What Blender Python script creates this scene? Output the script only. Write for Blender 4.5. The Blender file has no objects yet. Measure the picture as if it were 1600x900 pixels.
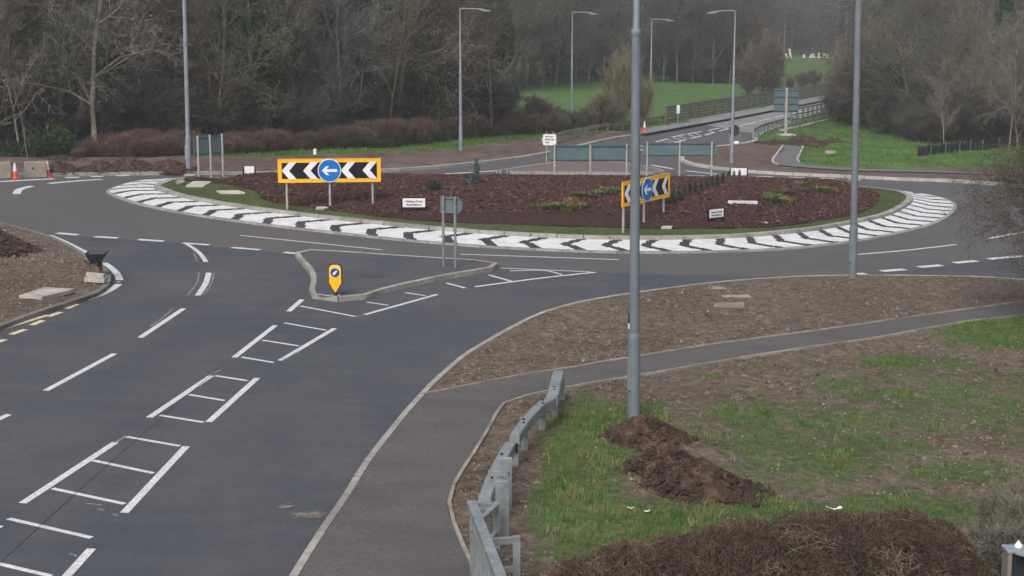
import bpy, math, random
import numpy as np
from mathutils import Vector, Matrix, noise, geometry
random.seed(7); rng = np.random.default_rng(7)
rad = math.radians
SC = bpy.context.scene; COL = SC.collection

# ------------------------------------------------------------------ camera
CAM_H = 7.6; F = 2400.0; PITCH = rad(10.0); SL = math.tan(rad(2.0))
cam = bpy.data.cameras.new("camera"); cam.sensor_width = 36; cam.lens = F/1600*36
cam.clip_start = .1; cam.clip_end = 6000
camo = bpy.data.objects.new("camera", cam); COL.objects.link(camo)
camo.location = (0, 0, CAM_H); camo.rotation_euler = (rad(90)-PITCH, 0, 0)
SC.camera = camo
# ------------------------------------------------------------------ sky, sun, exposure
W = bpy.data.worlds.new("World"); SC.world = W; W.use_nodes = True
nt = W.node_tree; bg = nt.nodes['Background']
sky = nt.nodes.new('ShaderNodeTexSky'); sky.sky_type = 'NISHITA'; sky.sun_disc = False
SUN_EL, SUN_AZ = rad(48), rad(200)
sky.sun_elevation = SUN_EL; sky.sun_rotation = SUN_AZ; sky.dust_density = 6; sky.air_density = 1.0
hs = nt.nodes.new('ShaderNodeHueSaturation'); hs.inputs['Saturation'].default_value = .55
nt.links.new(sky.outputs[0], hs.inputs['Color']); nt.links.new(hs.outputs[0], bg.inputs[0])
bg.inputs[1].default_value = .115
sl = bpy.data.lights.new("sun", 'SUN'); sl.energy = 1.0; sl.angle = rad(25); sl.color = (1, .985, .96)
so = bpy.data.objects.new("sun", sl); COL.objects.link(so)
sd = Vector((math.sin(SUN_AZ)*math.cos(SUN_EL), math.cos(SUN_AZ)*math.cos(SUN_EL), math.sin(SUN_EL)))
so.rotation_euler = sd.to_track_quat('Z', 'Y').to_euler(); so.location = (0, 0, 60)
SC.view_settings.view_transform = 'Standard'; SC.view_settings.look = 'None'
SC.view_settings.exposure = 0.35; SC.view_settings.gamma = 1

# ------------------------------------------------------------------ geometry of the place
CP, SP = math.cos(PITCH), math.sin(PITCH)
def gz(x, y=0): return -SL*x
def P(px, py, h=0.0):
    """world point that stands at height h above the sloping ground plane"""
    dx, up = px-800.0, 450.0-py
    d = (dx, up*SP+F*CP, up*CP-F*SP)
    t = (CAM_H-h)/-(d[2]+SL*d[0])
    return Vector((d[0]*t, d[1]*t, CAM_H+d[2]*t))
def proj(x, y, z):
    zc = y*CP-(z-CAM_H)*SP; yc = y*SP+(z-CAM_H)*CP
    return 800+F*x/zc, 450-F*yc/zc
def P2(px, py, h=0.0):
    v = P(px, py, h); return (v.x, v.y)
def PL(pts, h=0.0): return [P2(a, b, h) for a, b in pts]
def inpoly(X, Y, poly):
    c = np.zeros(X.shape, bool); n = len(poly)
    for i in range(n):
        x1, y1 = poly[i]; x2, y2 = poly[(i+1) % n]
        if y1 == y2: continue
        m = ((y1 > Y) != (y2 > Y)) & (X < (x2-x1)*(Y-y1)/(y2-y1)+x1); c ^= m
    return c
def pdist(X, Y, pts, closed=True):
    d = np.full(X.shape, 1e9); n = len(pts)
    for i in range(n if closed else n-1):
        x1, y1 = pts[i]; x2, y2 = pts[(i+1) % n]; dx, dy = x2-x1, y2-y1; L = dx*dx+dy*dy or 1e-9
        t = np.clip(((X-x1)*dx+(Y-y1)*dy)/L, 0, 1); d = np.minimum(d, np.hypot(X-x1-t*dx, Y-y1-t*dy))
    return d
def smooth(pts, closed=False, n=6):
    """Catmull-Rom through the points"""
    out = []; N = len(pts)
    for i in range(N if closed else N-1):
        if closed: a, b, c, d = [pts[(i+k) % N] for k in (-1, 0, 1, 2)]
        else: a, b, c, d = pts[max(i-1, 0)], pts[i], pts[i+1], pts[min(i+2, N-1)]
        # centripetal parametrisation keeps uneven spacing from overshooting
        def kn(p, q): return max(math.hypot(p[0]-q[0], p[1]-q[1])**.5, 1e-4)
        t0 = 0; t1 = t0+kn(a, b); t2 = t1+kn(b, c); t3 = t2+kn(c, d)
        for j in range(n):
            t = t1+(t2-t1)*j/n
            def L(p, q, ta, tb): return [p[k]*(tb-t)/(tb-ta)+q[k]*(t-ta)/(tb-ta) for k in (0, 1)]
            A1 = L(a, b, t0, t1); A2 = L(b, c, t1, t2); A3 = L(c, d, t2, t3)
            B1 = L(A1, A2, t0, t2); B2 = L(A2, A3, t1, t3)
            out.append(tuple(L(B1, B2, t1, t2)))
    if not closed: out.append(tuple(pts[-1]))
    return out
def resample(pts, step, closed=False):
    q = list(pts)+([pts[0]] if closed else [])
    s = [0]
    for i in range(1, len(q)): s.append(s[-1]+math.hypot(q[i][0]-q[i-1][0], q[i][1]-q[i-1][1]))
    n = max(2, round(s[-1]/step)); X = np.interp(np.linspace(0, s[-1], n+1), s, [a[0] for a in q]); Y = np.interp(np.linspace(0, s[-1], n+1), s, [a[1] for a in q])
    r = list(zip(X.tolist(), Y.tolist()))
    return r[:-1] if closed else r

# ------------------------------------------------------------------ materials
def lin(r, g, b, k=1.0):
    f = lambda c: ((c/255+.055)/1.055)**2.4 if c > 10 else c/255/12.92
    return (f(r)*k, f(g)*k, f(b)*k, 1)
MATS = {}
def mat(name, cols, scale=8, detail=8, rough=.9, bump=0.0, bscale=None, metal=0, spec=.3, big=None, dist=.02, tint=False, sub=None):
    """cols: list of (pos, rgb255).  big=(scale, rgb, amount) mixes large stains."""
    if name in MATS: return MATS[name]
    m = bpy.data.materials.new(name); m.use_nodes = True; n = m.node_tree; N = n.nodes; L = n.links
    b = N['Principled BSDF']; b.inputs['Roughness'].default_value = rough; b.inputs['Metallic'].default_value = metal
    b.inputs['Specular IOR Level'].default_value = spec
    tc = N.new('ShaderNodeTexCoord')
    nz = N.new('ShaderNodeTexNoise'); nz.inputs['Scale'].default_value = scale; nz.inputs['Detail'].default_value = detail; nz.inputs['Roughness'].default_value = .65
    L.new(tc.outputs['Object'], nz.inputs['Vector'])
    cr = N.new('ShaderNodeValToRGB'); L.new(nz.outputs[0], cr.inputs[0])
    els = cr.color_ramp.elements
    if len(cols) == 1: cols = [(.35, tuple(c*.93 for c in cols[0][1])), (.65, tuple(min(255, c*1.06) for c in cols[0][1]))]
    while len(els) < len(cols): els.new(.5)
    for e, (p, c) in zip(els, cols): e.position = p; e.color = lin(*c)
    out = cr.outputs[0]
    for bb in (big or []):
        n2 = N.new('ShaderNodeTexNoise'); n2.inputs['Scale'].default_value = bb[0]; n2.inputs['Detail'].default_value = 5
        mp = N.new('ShaderNodeMapping'); mp.inputs['Scale'].default_value = bb[3] if len(bb) > 3 else (1, 1, 1); mp.inputs['Rotation'].default_value = (0, 0, rad(bb[4]) if len(bb) > 4 else 0)
        mp.inputs['Location'].default_value = (bb[0]*7, 3, 1)
        L.new(tc.outputs['Object'], mp.inputs[0]); L.new(mp.outputs[0], n2.inputs['Vector'])
        r2 = N.new('ShaderNodeMapRange'); r2.inputs[1].default_value = .42; r2.inputs[2].default_value = .66; r2.inputs[4].default_value = bb[2]
        L.new(n2.outputs[0], r2.inputs[0]); mx = N.new('ShaderNodeMixRGB'); L.new(r2.outputs[0], mx.inputs[0]); L.new(out, mx.inputs[1]); mx.inputs[2].default_value = lin(*bb[1]); out = mx.outputs[0]
    if tint:
        oi = N.new('ShaderNodeObjectInfo'); mx = N.new('ShaderNodeMixRGB'); mx.blend_type = 'MULTIPLY'; mx.inputs[0].default_value = 1
        L.new(out, mx.inputs[1]); L.new(oi.outputs['Color'], mx.inputs[2]); out = mx.outputs[0]
    L.new(out, b.inputs['Base Color'])
    if bump:
        n3 = N.new('ShaderNodeTexNoise'); n3.inputs['Scale'].default_value = bscale or scale*3; n3.inputs['Detail'].default_value = 6
        L.new(tc.outputs['Object'], n3.inputs['Vector']); bu = N.new('ShaderNodeBump'); bu.inputs['Strength'].default_value = bump; bu.inputs['Distance'].default_value = dist
        L.new(n3.outputs[0], bu.inputs['Height']); L.new(bu.outputs[0], b.inputs['Normal'])
    MATS[name] = m; return m
def groundmat(name, soil, grass, sscale=3, gscale=4, bump=.9, soft=.5):
    """soil and grass mixed by the painted cover attribute plus noise"""
    m = bpy.data.materials.new(name); m.use_nodes = True; N = m.node_tree.nodes; L = m.node_tree.links
    b = N['Principled BSDF']; b.inputs['Roughness'].default_value = .95; b.inputs['Specular IOR Level'].default_value = .15
    tc = N.new('ShaderNodeTexCoord')
    def nz(s, d=8, r=.65, sc=(1, 1, 1)):
        mp = N.new('ShaderNodeMapping'); mp.inputs['Scale'].default_value = sc; L.new(tc.outputs['Object'], mp.inputs[0])
        n = N.new('ShaderNodeTexNoise'); n.inputs['Scale'].default_value = s; n.inputs['Detail'].default_value = d; n.inputs['Roughness'].default_value = r
        L.new(mp.outputs[0], n.inputs['Vector']); return n.outputs[0]
    def ramp(src, cols):
        cr = N.new('ShaderNodeValToRGB'); L.new(src, cr.inputs[0]); e = cr.color_ramp.elements
        while len(e) < len(cols): e.new(.5)
        for a, (p, c) in zip(e, cols): a.position = p; a.color = lin(*c)
        return cr.outputs[0]
    s = ramp(nz(sscale, 12, .75), soil); g = ramp(nz(gscale, 12, .8), grass)
    at = N.new('ShaderNodeAttribute'); at.attribute_name = 'cover'
    n1 = nz(1.1, 13, .82)
    ad = N.new('ShaderNodeMath'); ad.operation = 'ADD'; L.new(at.outputs['Fac'], ad.inputs[0])
    sb = N.new('ShaderNodeMapRange'); sb.inputs[1].default_value = .25; sb.inputs[2].default_value = .75; sb.inputs[3].default_value = -soft; sb.inputs[4].default_value = soft
    L.new(n1, sb.inputs[0]); L.new(sb.outputs[0], ad.inputs[1])
    mr = N.new('ShaderNodeMapRange'); mr.inputs[1].default_value = .42; mr.inputs[2].default_value = .62; L.new(ad.outputs[0], mr.inputs[0])
    mx = N.new('ShaderNodeMixRGB'); L.new(mr.outputs[0], mx.inputs[0]); L.new(s, mx.inputs[1]); L.new(g, mx.inputs[2])
    # patches of paler, drier earth and darker damp earth
    pr = ramp(nz(.35, 6, .6), [(.3, (205, 200, 195)), (.7, (255, 255, 255))]); m2 = N.new('ShaderNodeMixRGB'); m2.blend_type = 'MULTIPLY'; m2.inputs[0].default_value = .8
    L.new(mx.outputs[0], m2.inputs[1]); L.new(pr, m2.inputs[2]); L.new(m2.outputs[0], b.inputs['Base Color'])
    bu = N.new('ShaderNodeBump'); bu.inputs['Strength'].default_value = bump; bu.inputs['Distance'].default_value = .06
    L.new(nz(9, 8, .7), bu.inputs['Height']); L.new(bu.outputs[0], b.inputs['Normal'])
    MATS[name] = m; return m

M_ROAD = mat('asphalt_worn', [(.3, (80, 79, 81)), (.5, (87, 86, 88)), (.7, (94, 92, 93))], 30, 10, .85, .35, 120, dist=.004,
             big=[(.25, (99, 94, 92), .6), (1.2, (74, 75, 79), .45, (.2, 1, 1), 0), (6, (96, 94, 94), .3), (18, (106, 104, 103), .25)])
M_NEW = mat('asphalt_fresh', [(.3, (64, 69, 77)), (.5, (73, 77, 85)), (.7, (84, 86, 91))], 30, 10, .8, .35, 120, dist=.004,
            big=[(.22, (90, 85, 87), .8), (.55, (60, 67, 80), .75, (1, .45, 1), 30), (1.8, (98, 93, 90), .3, (.3, 1, 1), -25), (5, (64, 65, 70), .35), (22, (104, 102, 102), .22)])
M_FOOT = mat('asphalt_footway', [(.3, (80, 78, 79)), (.5, (92, 89, 90)), (.7, (107, 103, 103))], 14, 10, .9, .4, 90, dist=.004,
             big=[(.9, (74, 71, 73), .55, (.6, 1.1, 1), 20), (2.2, (98, 93, 91), .35, (.7, 1.2, 1), 5)])
M_FOOT2 = mat('asphalt_path_far', [(.3, (100, 101, 104)), (.7, (113, 114, 117))], 10, 8, .9)
M_KERB = mat('kerb_concrete', [(.3, (142, 140, 137)), (.55, (168, 166, 162)), (.75, (186, 184, 179))], 7, 10, .85, .2, tint=True, big=[(1.1, (124, 120, 116), .5)])
M_KERBD = mat('kerb_concrete_grey', [(.3, (104, 102, 100)), (.55, (126, 123, 120)), (.75, (140, 136, 131))], 7, 10, .85, .2, tint=True, big=[(1.1, (92, 88, 84), .5)])
M_KERBL = mat('kerb_concrete_pale', [(.3, (172, 168, 163)), (.7, (203, 199, 193))], 6, 10, .85, .2, big=[(1.1, (140, 132, 125), .5)])
M_EDGE = mat('edging_concrete', [(.3, (140, 134, 128)), (.7, (172, 166, 158))], 9, 10, .85, .2, tint=True, big=[(1.5, (112, 103, 96), .7)])
M_PAINT = mat('road_paint_white', [(.3, (212, 214, 217)), (.6, (238, 239, 240))], 9, 10, .6, big=[(14, (160, 160, 163), .5), (2.3, (196, 196, 198), .5), (40, (120, 121, 126), .35)])
M_PAINTF = mat('road_paint_thin', [(.3, (112, 112, 116)), (.7, (165, 165, 168))], 9, 10, .6, big=[(20, (85, 86, 92), .95)])
M_YEL = mat('road_paint_cream', [(.3, (222, 202, 166)), (.7, (240, 226, 198))], 9, 10, .6, big=[(12, (170, 150, 120), .6)])
M_SOIL = groundmat('soil_and_grass', [(.30, (52, 43, 37)), (.42, (96, 85, 74)), (.56, (124, 112, 99)), (.72, (156, 144, 130))],
                   [(.30, (46, 58, 36)), (.47, (84, 100, 60)), (.58, (112, 116, 82)), (.70, (140, 136, 108))], 5, 6, .9, .62)
M_FARG = groundmat('far_soil_and_grass', [(.3, (72, 60, 56)), (.45, (106, 92, 86)), (.7, (138, 124, 117))],
                   [(.28, (68, 96, 50)), (.5, (90, 122, 66)), (.72, (114, 140, 86))], 1.5, .5)
M_ISG = groundmat('island_turf', [(.3, (84, 78, 54)), (.7, (108, 100, 70))], [(.3, (60, 72, 40)), (.5, (80, 92, 52)), (.7, (102, 112, 68))], 4, 4, .5, .35)
M_MULCH = mat('bark_mulch', [(.3, (26, 15, 14)), (.5, (58, 38, 36)), (.7, (92, 66, 60))], 12, 12, .95, .9, 14, dist=.08)
M_CHIP = mat('bark_chip', [(.32, (24, 13, 13)), (.45, (62, 38, 35)), (.56, (86, 57, 52)), (.68, (142, 112, 100))], 6, 12, .95)
M_CLOD = mat('soil_clod', [(.32, (46, 38, 34)), (.5, (104, 93, 85)), (.68, (154, 143, 131))], 9, 12, .95)
M_HEAP = mat('dug_earth', [(.3, (36, 27, 22)), (.5, (72, 56, 47)), (.7, (106, 87, 74))], 5, 12, .95, 1, 11, dist=.07)
M_GALV = mat('galvanised_steel', [(.3, (124, 132, 137)), (.7, (158, 164, 168))], 7, 8, .5, metal=.2, spec=.4, big=[(2, (106, 112, 116), .55), (9, (168, 172, 174), .35), (1.2, (116, 110, 100), .3, (1, 1, 3))])
M_POLE = mat('painted_column', [(.35, (104, 114, 122)), (.65, (120, 129, 136))], 3, 6, .5, spec=.4, big=[(.8, (92, 101, 108), .5, (1, 1, .2)), (6, (132, 140, 146), .3, (1, 1, .15))])
M_POLEL = mat('pale_column', [(.35, (126, 133, 142)), (.65, (146, 152, 160))], 3, 6, .5, spec=.4)
M_POST = mat('sign_post_grey', [(.35, (150, 148, 148)), (.65, (178, 175, 172))], 5, 6, .5)
M_BACK = mat('sign_back_blue_grey', [(.35, (84, 105, 112)), (.65, (98, 119, 125))], 2, 6, .5, spec=.4, big=[(.8, (76, 95, 102), .5)])
M_BACKG = mat('sign_back_grey', [(.35, (98, 108, 116)), (.65, (110, 120, 128))], 2, 6, .5)
M_YSIGN = mat('sign_yellow', [(.35, (246, 178, 22)), (.65, (254, 196, 46))], 2, 4, .45)
M_BLK = mat('sign_black', [(.35, (17, 17, 27)), (.65, (24, 24, 36))], 2, 4, .4)
M_WHT = mat('sign_white', [(.35, (222, 223, 228)), (.65, (240, 240, 243))], 2, 4, .45)
M_BLUE = mat('sign_blue', [(.35, (6, 104, 182)), (.65, (14, 118, 200))], 2, 4, .4)
M_ORANGE = mat('cone_orange', [(.35, (226, 76, 52)), (.65, (240, 98, 70))], 4, 4, .5)
M_CONC = mat('block_concrete', [(.3, (124, 119, 110)), (.5, (142, 136, 126)), (.7, (158, 152, 142))], 4, 10, .9, .4, big=[(.9, (108, 102, 94), .6)])
M_SLAB = mat('slab_concrete', [(.3, (165, 158, 150)), (.7, (196, 190, 182))], 4, 10, .9, .3, big=[(1.8, (132, 122, 112), .7)])
M_BARK = mat('bare_bark', [(.3, (92, 88, 82)), (.55, (128, 123, 114)), (.75, (160, 154, 142))], 4, 8, .95, .4, tint=True)
M_TWIG = mat('bare_twigs', [(.3, (82, 82, 80)), (.7, (130, 128, 122))], 1.2, 5, .95, tint=True)
M_LEAF = mat('evergreen_leaf', [(.3, (38, 54, 36)), (.5, (56, 76, 50)), (.75, (84, 104, 66))], 1.2, 6, .8, tint=True)
M_GRAIN = mat('timber_rail', [(.3, (104, 98, 88)), (.7, (140, 134, 122))], 4, 8, .9)
M_MESH = mat('black_netting', [(.35, (32, 33, 42)), (.65, (48, 49, 60))], 3, 6, .7, .5, 5)
M_DARK = mat('dark_plastic', [(.35, (38, 44, 52)), (.65, (52, 58, 66))], 4, 5, .5)
M_HILL = mat('winter_hillside', [(.25, (52, 50, 47)), (.5, (74, 69, 64)), (.75, (92, 84, 76))], .35, 12, 1.0, 1, .6, dist=1.5, big=[(.03, (60, 68, 58), .6)])

# ------------------------------------------------------------------ mesh builder
class MB:
    def __init__(s): s.v = []; s.f = []; s.m = []
    def add(s, v, f, mi=0):
        o = len(s.v); s.v += [tuple(a) for a in v]; s.f += [tuple(i+o for i in q) for q in f]; s.m += [mi]*len(f); return s
    def box(s, c, d, mi=0, R=None):
        x, y, z = d[0]/2, d[1]/2, d[2]/2
        v = [Vector((a*x, b*y, e*z)) for a in (-1, 1) for b in (-1, 1) for e in (-1, 1)]
        if R is not None: v = [R @ a for a in v]
        v = [a+Vector(c) for a in v]
        return s.add(v, [(0, 1, 3, 2), (4, 6, 7, 5), (0, 4, 5, 1), (2, 3, 7, 6), (0, 2, 6, 4), (1, 5, 7, 3)], mi)
    def bar(s, a, b, w, h, mi=0):
        a, b = Vector(a), Vector(b); d = (b-a).normalized(); up = Vector((0, 0, 1))
        if abs(d.z) > .95: up = Vector((0, 1, 0))
        sx = d.cross(up).normalized()*w/2; sy = sx.cross(d).normalized()*h/2
        v = [p+i*sx+j*sy for p in (a, b) for i, j in ((-1, -1), (1, -1), (1, 1), (-1, 1))]
        return s.add(v, [(0, 1, 2, 3), (7, 6, 5, 4), (0, 4, 5, 1), (1, 5, 6, 2), (2, 6, 7, 3), (3, 7, 4, 0)], mi)
    def tube(s, pts, rs, n=10, mi=0, cap=True):
        pts = [Vector(p) for p in pts]; o = len(s.v); vv = []; ff = []
        for i, p in enumerate(pts):
            d = (pts[min(i+1, len(pts)-1)]-pts[max(i-1, 0)]).normalized()
            up = Vector((0, 0, 1)) if abs(d.z) < .9 else Vector((1, 0, 0))
            a = d.cross(up).normalized(); b = d.cross(a)
            for k in range(n):
                t = 2*math.pi*k/n; vv.append(p+(a*math.cos(t)+b*math.sin(t))*rs[i])
        for i in range(len(pts)-1):
            for k in range(n): ff.append((i*n+k, i*n+(k+1) % n, (i+1)*n+(k+1) % n, (i+1)*n+k))
        if cap:   # end caps on vertices of their own, so the sides shade evenly
            m0 = len(vv); vv += vv[:n]+vv[(len(pts)-1)*n:len(pts)*n]; ff.append(tuple(m0+k for k in range(n-1, -1, -1))); ff.append(tuple(m0+n+k for k in range(n)))
        return s.add(vv, ff, mi)
    def prism(s, pts, y0, y1, mi=0):   # outline in XZ, thickness y0..y1 (front y0)
        n = len(pts); v = [(a, y0, b) for a, b in pts]+[(a, y1, b) for a, b in pts]
        f = [tuple(range(n)), tuple(range(2*n-1, n-1, -1))]+[(i, i+n, (i+1) % n+n, (i+1) % n) for i in range(n)]
        return s.add(v, f, mi)
    def slab(s, pts, z0, z1, mi=0):    # outline in XY; z functions of (x, y)
        n = len(pts); v = [(a, b, z1(a, b)) for a, b in pts]+[(a, b, z0(a, b)) for a, b in pts]
        f = [tuple(range(n)), tuple(range(2*n-1, n-1, -1))]+[(i, i+n, (i+1) % n+n, (i+1) % n) for i in range(n)]
        return s.add(v, f, mi)
    def mesh(s, name, mats):
        me = bpy.data.meshes.new(name); me.from_pydata(s.v, [], s.f)
        for m in (mats if isinstance(mats, (list, tuple)) else [mats]): me.materials.append(m)
        if any(s.m): me.polygons.foreach_set('material_index', s.m)
        me.update(); return me
    def obj(s, name, mats, parent=None, smooth=False, bevel=0):
        me = s.mesh(name, mats)
        if smooth: me.polygons.foreach_set('use_smooth', [len(f) <= 4 for f in s.f])
        o = link(name, me, parent)
        if bevel:
            b = o.modifiers.new('bevel', 'BEVEL'); b.width = bevel; b.segments = 2; b.limit_method = 'ANGLE'
        return o
def link(name, me, parent=None):
    o = bpy.data.objects.new(name, me); COL.objects.link(o)
    if parent is not None: o.parent = parent
    return o
def tag(o, label, cat, group=None):
    o['label'] = label; o['category'] = cat
    if group: o['group'] = group
    return o
def thing(name, label, cat, loc=(0, 0, 0), rz=0, group=None):
    o = link(name, None); o.location = loc; o.rotation_euler = (0, 0, rz); return tag(o, label, cat, group)
def structure(o): o['kind'] = 'structure'; return o
def stuff(o, label=None, cat=None):
    o['kind'] = 'stuff'
    if label: o['label'] = label; o['category'] = cat
    return o
def dup(root, loc, rz=0, label=None, group=None, scale=1, color=None):
    r = root.copy(); COL.objects.link(r); r.location = loc; r.rotation_euler = (0, 0, rz)
    r.scale = (scale,)*3 if not isinstance(scale, tuple) else scale
    if label: r['label'] = label
    if group: r['group'] = group
    if color: r.color = color
    for ch in CH[root.name]:
        c = ch.copy(); COL.objects.link(c); c.parent = r
        if color: c.color = color
        for g in CH.get(ch.name, ()):
            d = g.copy(); COL.objects.link(d); d.parent = c
    return r
CH = {}
def note(root):
    for o in [root]+[c for c in bpy.data.objects if c.parent == root]:
        CH[o.name] = [c for c in bpy.data.objects if c.parent == o]
    return root
def rawmesh(name, V, T, mats, mi=None):
    """fast mesh from numpy arrays (triangles)"""
    me = bpy.data.meshes.new(name); k = T.shape[1]
    me.vertices.add(len(V)); me.vertices.foreach_set('co', V.astype(np.float32).ravel())
    me.loops.add(T.size); me.loops.foreach_set('vertex_index', T.astype(np.int32).ravel())
    me.polygons.add(len(T)); me.polygons.foreach_set('loop_start', (np.arange(len(T))*k).astype(np.int32))
    for m in mats: me.materials.append(m)
    if mi is not None: me.polygons.foreach_set('material_index', mi.astype(np.int32))
    me.update(calc_edges=True); return me
def sheet(name, poly, zf, m, cell=1.0, cover=None, grade=False, sm=True, skirt=0):
    """triangulated sheet filling an outline; zf(X,Y)->Z arrays"""
    poly = [tuple(p) for p in poly]; xs = [p[0] for p in poly]; ys = [p[1] for p in poly]
    pts = []
    y = min(ys)+cell*.5
    while y < max(ys):
        c = cell*max(1, (y/60)**1.12) if grade else cell
        xx = np.arange(min(xs)+c*.5, max(xs), c)
        if grade: xx = xx[(xx > -.55*y-25) & (xx < .55*y+25)]
        if len(xx): pts.append(np.c_[xx+rng.uniform(-.25, .25, len(xx))*c, np.full(len(xx), y)+rng.uniform(-.25, .25, len(xx))*c, np.full(len(xx), c)])
        y += c
    I = np.concatenate(pts) if pts else np.zeros((0, 3))
    if len(I):
        k = inpoly(I[:, 0], I[:, 1], poly); I = I[k]
        I = I[pdist(I[:, 0], I[:, 1], poly) > I[:, 2]*.35]
    co = [Vector(p) for p in poly]+[Vector((a, b)) for a, b in I[:, :2].tolist()]
    n = len(poly)
    r = geometry.delaunay_2d_cdt(co, [], [list(range(n))], 1, 1e-5)
    V = np.array([(v.x, v.y) for v in r[0]]); T = np.array([f for f in r[2] if len(f) == 3])
    a, b, c = V[T[:, 0]], V[T[:, 1]], V[T[:, 2]]
    cr = (b[:, 0]-a[:, 0])*(c[:, 1]-a[:, 1])-(b[:, 1]-a[:, 1])*(c[:, 0]-a[:, 0]); T[cr < 0] = T[cr < 0][:, ::-1]
    Z = zf(V[:, 0], V[:, 1]); me = rawmesh(name, np.c_[V, Z], T, [m])
    if sm: me.polygons.foreach_set('use_smooth', [True]*len(me.polygons))
    if cover is not None:
        at = me.attributes.new('cover', 'FLOAT', 'POINT'); at.data.foreach_set('value', cover(V[:, 0], V[:, 1], Z).astype(np.float32))
    return structure(link(name, me))
def nz(X, Y, s, seed=0, octaves=1):
    return np.array([noise.fractal(Vector((a*s+seed, b*s, seed*1.7)), .6, 2.1, octaves) if octaves > 1 else noise.noise(Vector((a*s+seed, b*s, seed*1.7))) for a, b in zip(X.tolist(), Y.tolist())])

# ------------------------------------------------------------------ outlines (points of the site)
VERGE_H = .10
kerbA = smooth(PL([(380, 1030), (452, 900), (490, 840), (533, 777), (567, 723), (600, 680), (633, 640), (665, 605), (695, 577), (725, 552.5), (762, 530), (800, 509),
                   (850, 486), (910, 470), (985, 457.5), (1050, 448.5), (1100, 442), (1160, 436.5), (1200, 433.7), (1265, 430.5), (1325, 429.5), (1450, 430), (1532, 432), (1600, 436), (1900, 470)], VERGE_H))
vergeA = kerbA+PL([(2300, 560), (2300, 1400)], VERGE_H)+[(6, 3), (-4, 3)]
kerbC = smooth(PL([(-400, 312), (-150, 330), (0, 348), (50, 360), (75, 367.5), (100, 378), (127, 392.5), (141, 401), (153, 409), (163, 416.5), (170, 424), (174, 433), (172, 443), (162, 452.5), (149, 459.5),
                   (130, 466), (87, 480), (50, 492), (0, 511), (-80, 545), (-250, 625)], VERGE_H))
vergeC = kerbC+PL([(-700, 700), (-900, 420), (-700, 312)], VERGE_H)
footFar = smooth(PL([(660, 617), (700, 609.5), (753, 599), (800, 589.5), (862, 580), (885, 577), (950, 565), (984, 560), (1025, 553), (1100, 541), (1200, 527.5), (1300, 514), (1400, 499.5), (1500, 485.5), (1600, 472), (1900, 435)], VERGE_H))
footNear = smooth(PL([(775, 1010), (750, 925), (737, 890), (720, 853), (706, 818), (699, 795), (703, 767), (717, 740), (738, 708), (763, 667), (783, 633), (800, 623.5), (833, 616), (890, 604.5),
                      (982, 589), (1025, 582.5), (1100, 569), (1200, 552.5), (1300, 537.5), (1375, 527), (1450, 513), (1518, 501.5), (1600, 493), (1900, 455)], VERGE_H))
iK = min(range(len(kerbA)), key=lambda i: (kerbA[i][0]-footFar[0][0])**2+(kerbA[i][1]-footFar[0][1])**2)
footway = [(a+.05, b) for a, b in kerbA[:iK]]+footFar+footNear[::-1]
kerbE = smooth(PL([(-700, 262), (-300, 269), (0, 273.5), (30, 273), (175, 271), (290, 270), (440, 269.8), (595, 266), (650, 263), (720, 257), (800, 248), (862, 238), (907, 228), (955, 217), (1000, 210), (1056, 200), (1140, 185), (1210, 171.5), (1290, 156), (1350, 145)], VERGE_H))
vergeE = kerbE+[(60, 210), (130, 430), (260, 900), (-600, 900), (-600, 300), (-120, 90)]
kerbF = smooth(PL([(1330, 160), (1290, 170), (1250, 184), (1220, 195), (1195, 204), (1180, 213), (1172, 221), (1140, 226), (1110, 229.5), (1080, 236), (1064, 243), (1062, 250), (1080, 256), (1110, 261), (1140, 264.3), (1170, 267.3), (1220, 270.5), (1320, 275),
                   (1412, 279.5), (1487, 282), (1550, 286), (1600, 290), (1900, 320)], VERGE_H))
vergeF = kerbF+[(75, 90), (190, 130), (360, 430), (420, 900), (265, 890), (130, 415), (62, 205)]
isl = smooth(PL([(206, 285.5), (185, 291), (169, 297), (165, 301), (173, 306), (188, 312), (210, 319), (275, 333), (400, 351.5), (525, 366), (650, 379), (800, 390), (987, 396.5), (1200, 392.5), (1335, 379.5), (1387, 370),
                 (1450, 355), (1477, 343), (1492, 331), (1495, 325), (1491, 318), (1475, 311), (1452, 305.5), (1400, 299), (1341, 293.5), (1240, 289), (1100, 286), (900, 283.5), (700, 282.5), (500, 281), (350, 280), (270, 280.5), (230, 282)]), True, 8)
isl = resample(isl, .5, True)
splN = smooth(PL([(461, 401), (463, 398.5), (475, 396), (512, 397.3), (620, 404.5), (720, 410.8), (767, 414), (781, 418), (776, 423), (705, 435.5), (650, 447), (600, 459), (570, 469), (535, 472.5), (507, 471.5), (488, 468.5), (482, 464), (483, 458), (487, 441), (480, 424), (467, 410)]), True, 5)
splF = smooth(PL([(775, 271), (850, 272.6), (935, 273), (1030, 272.6), (1040, 271), (1000, 262), (955, 255.5), (925, 254.3), (895, 254.6), (845, 259.5), (800, 266.5)]), True, 4)

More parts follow.
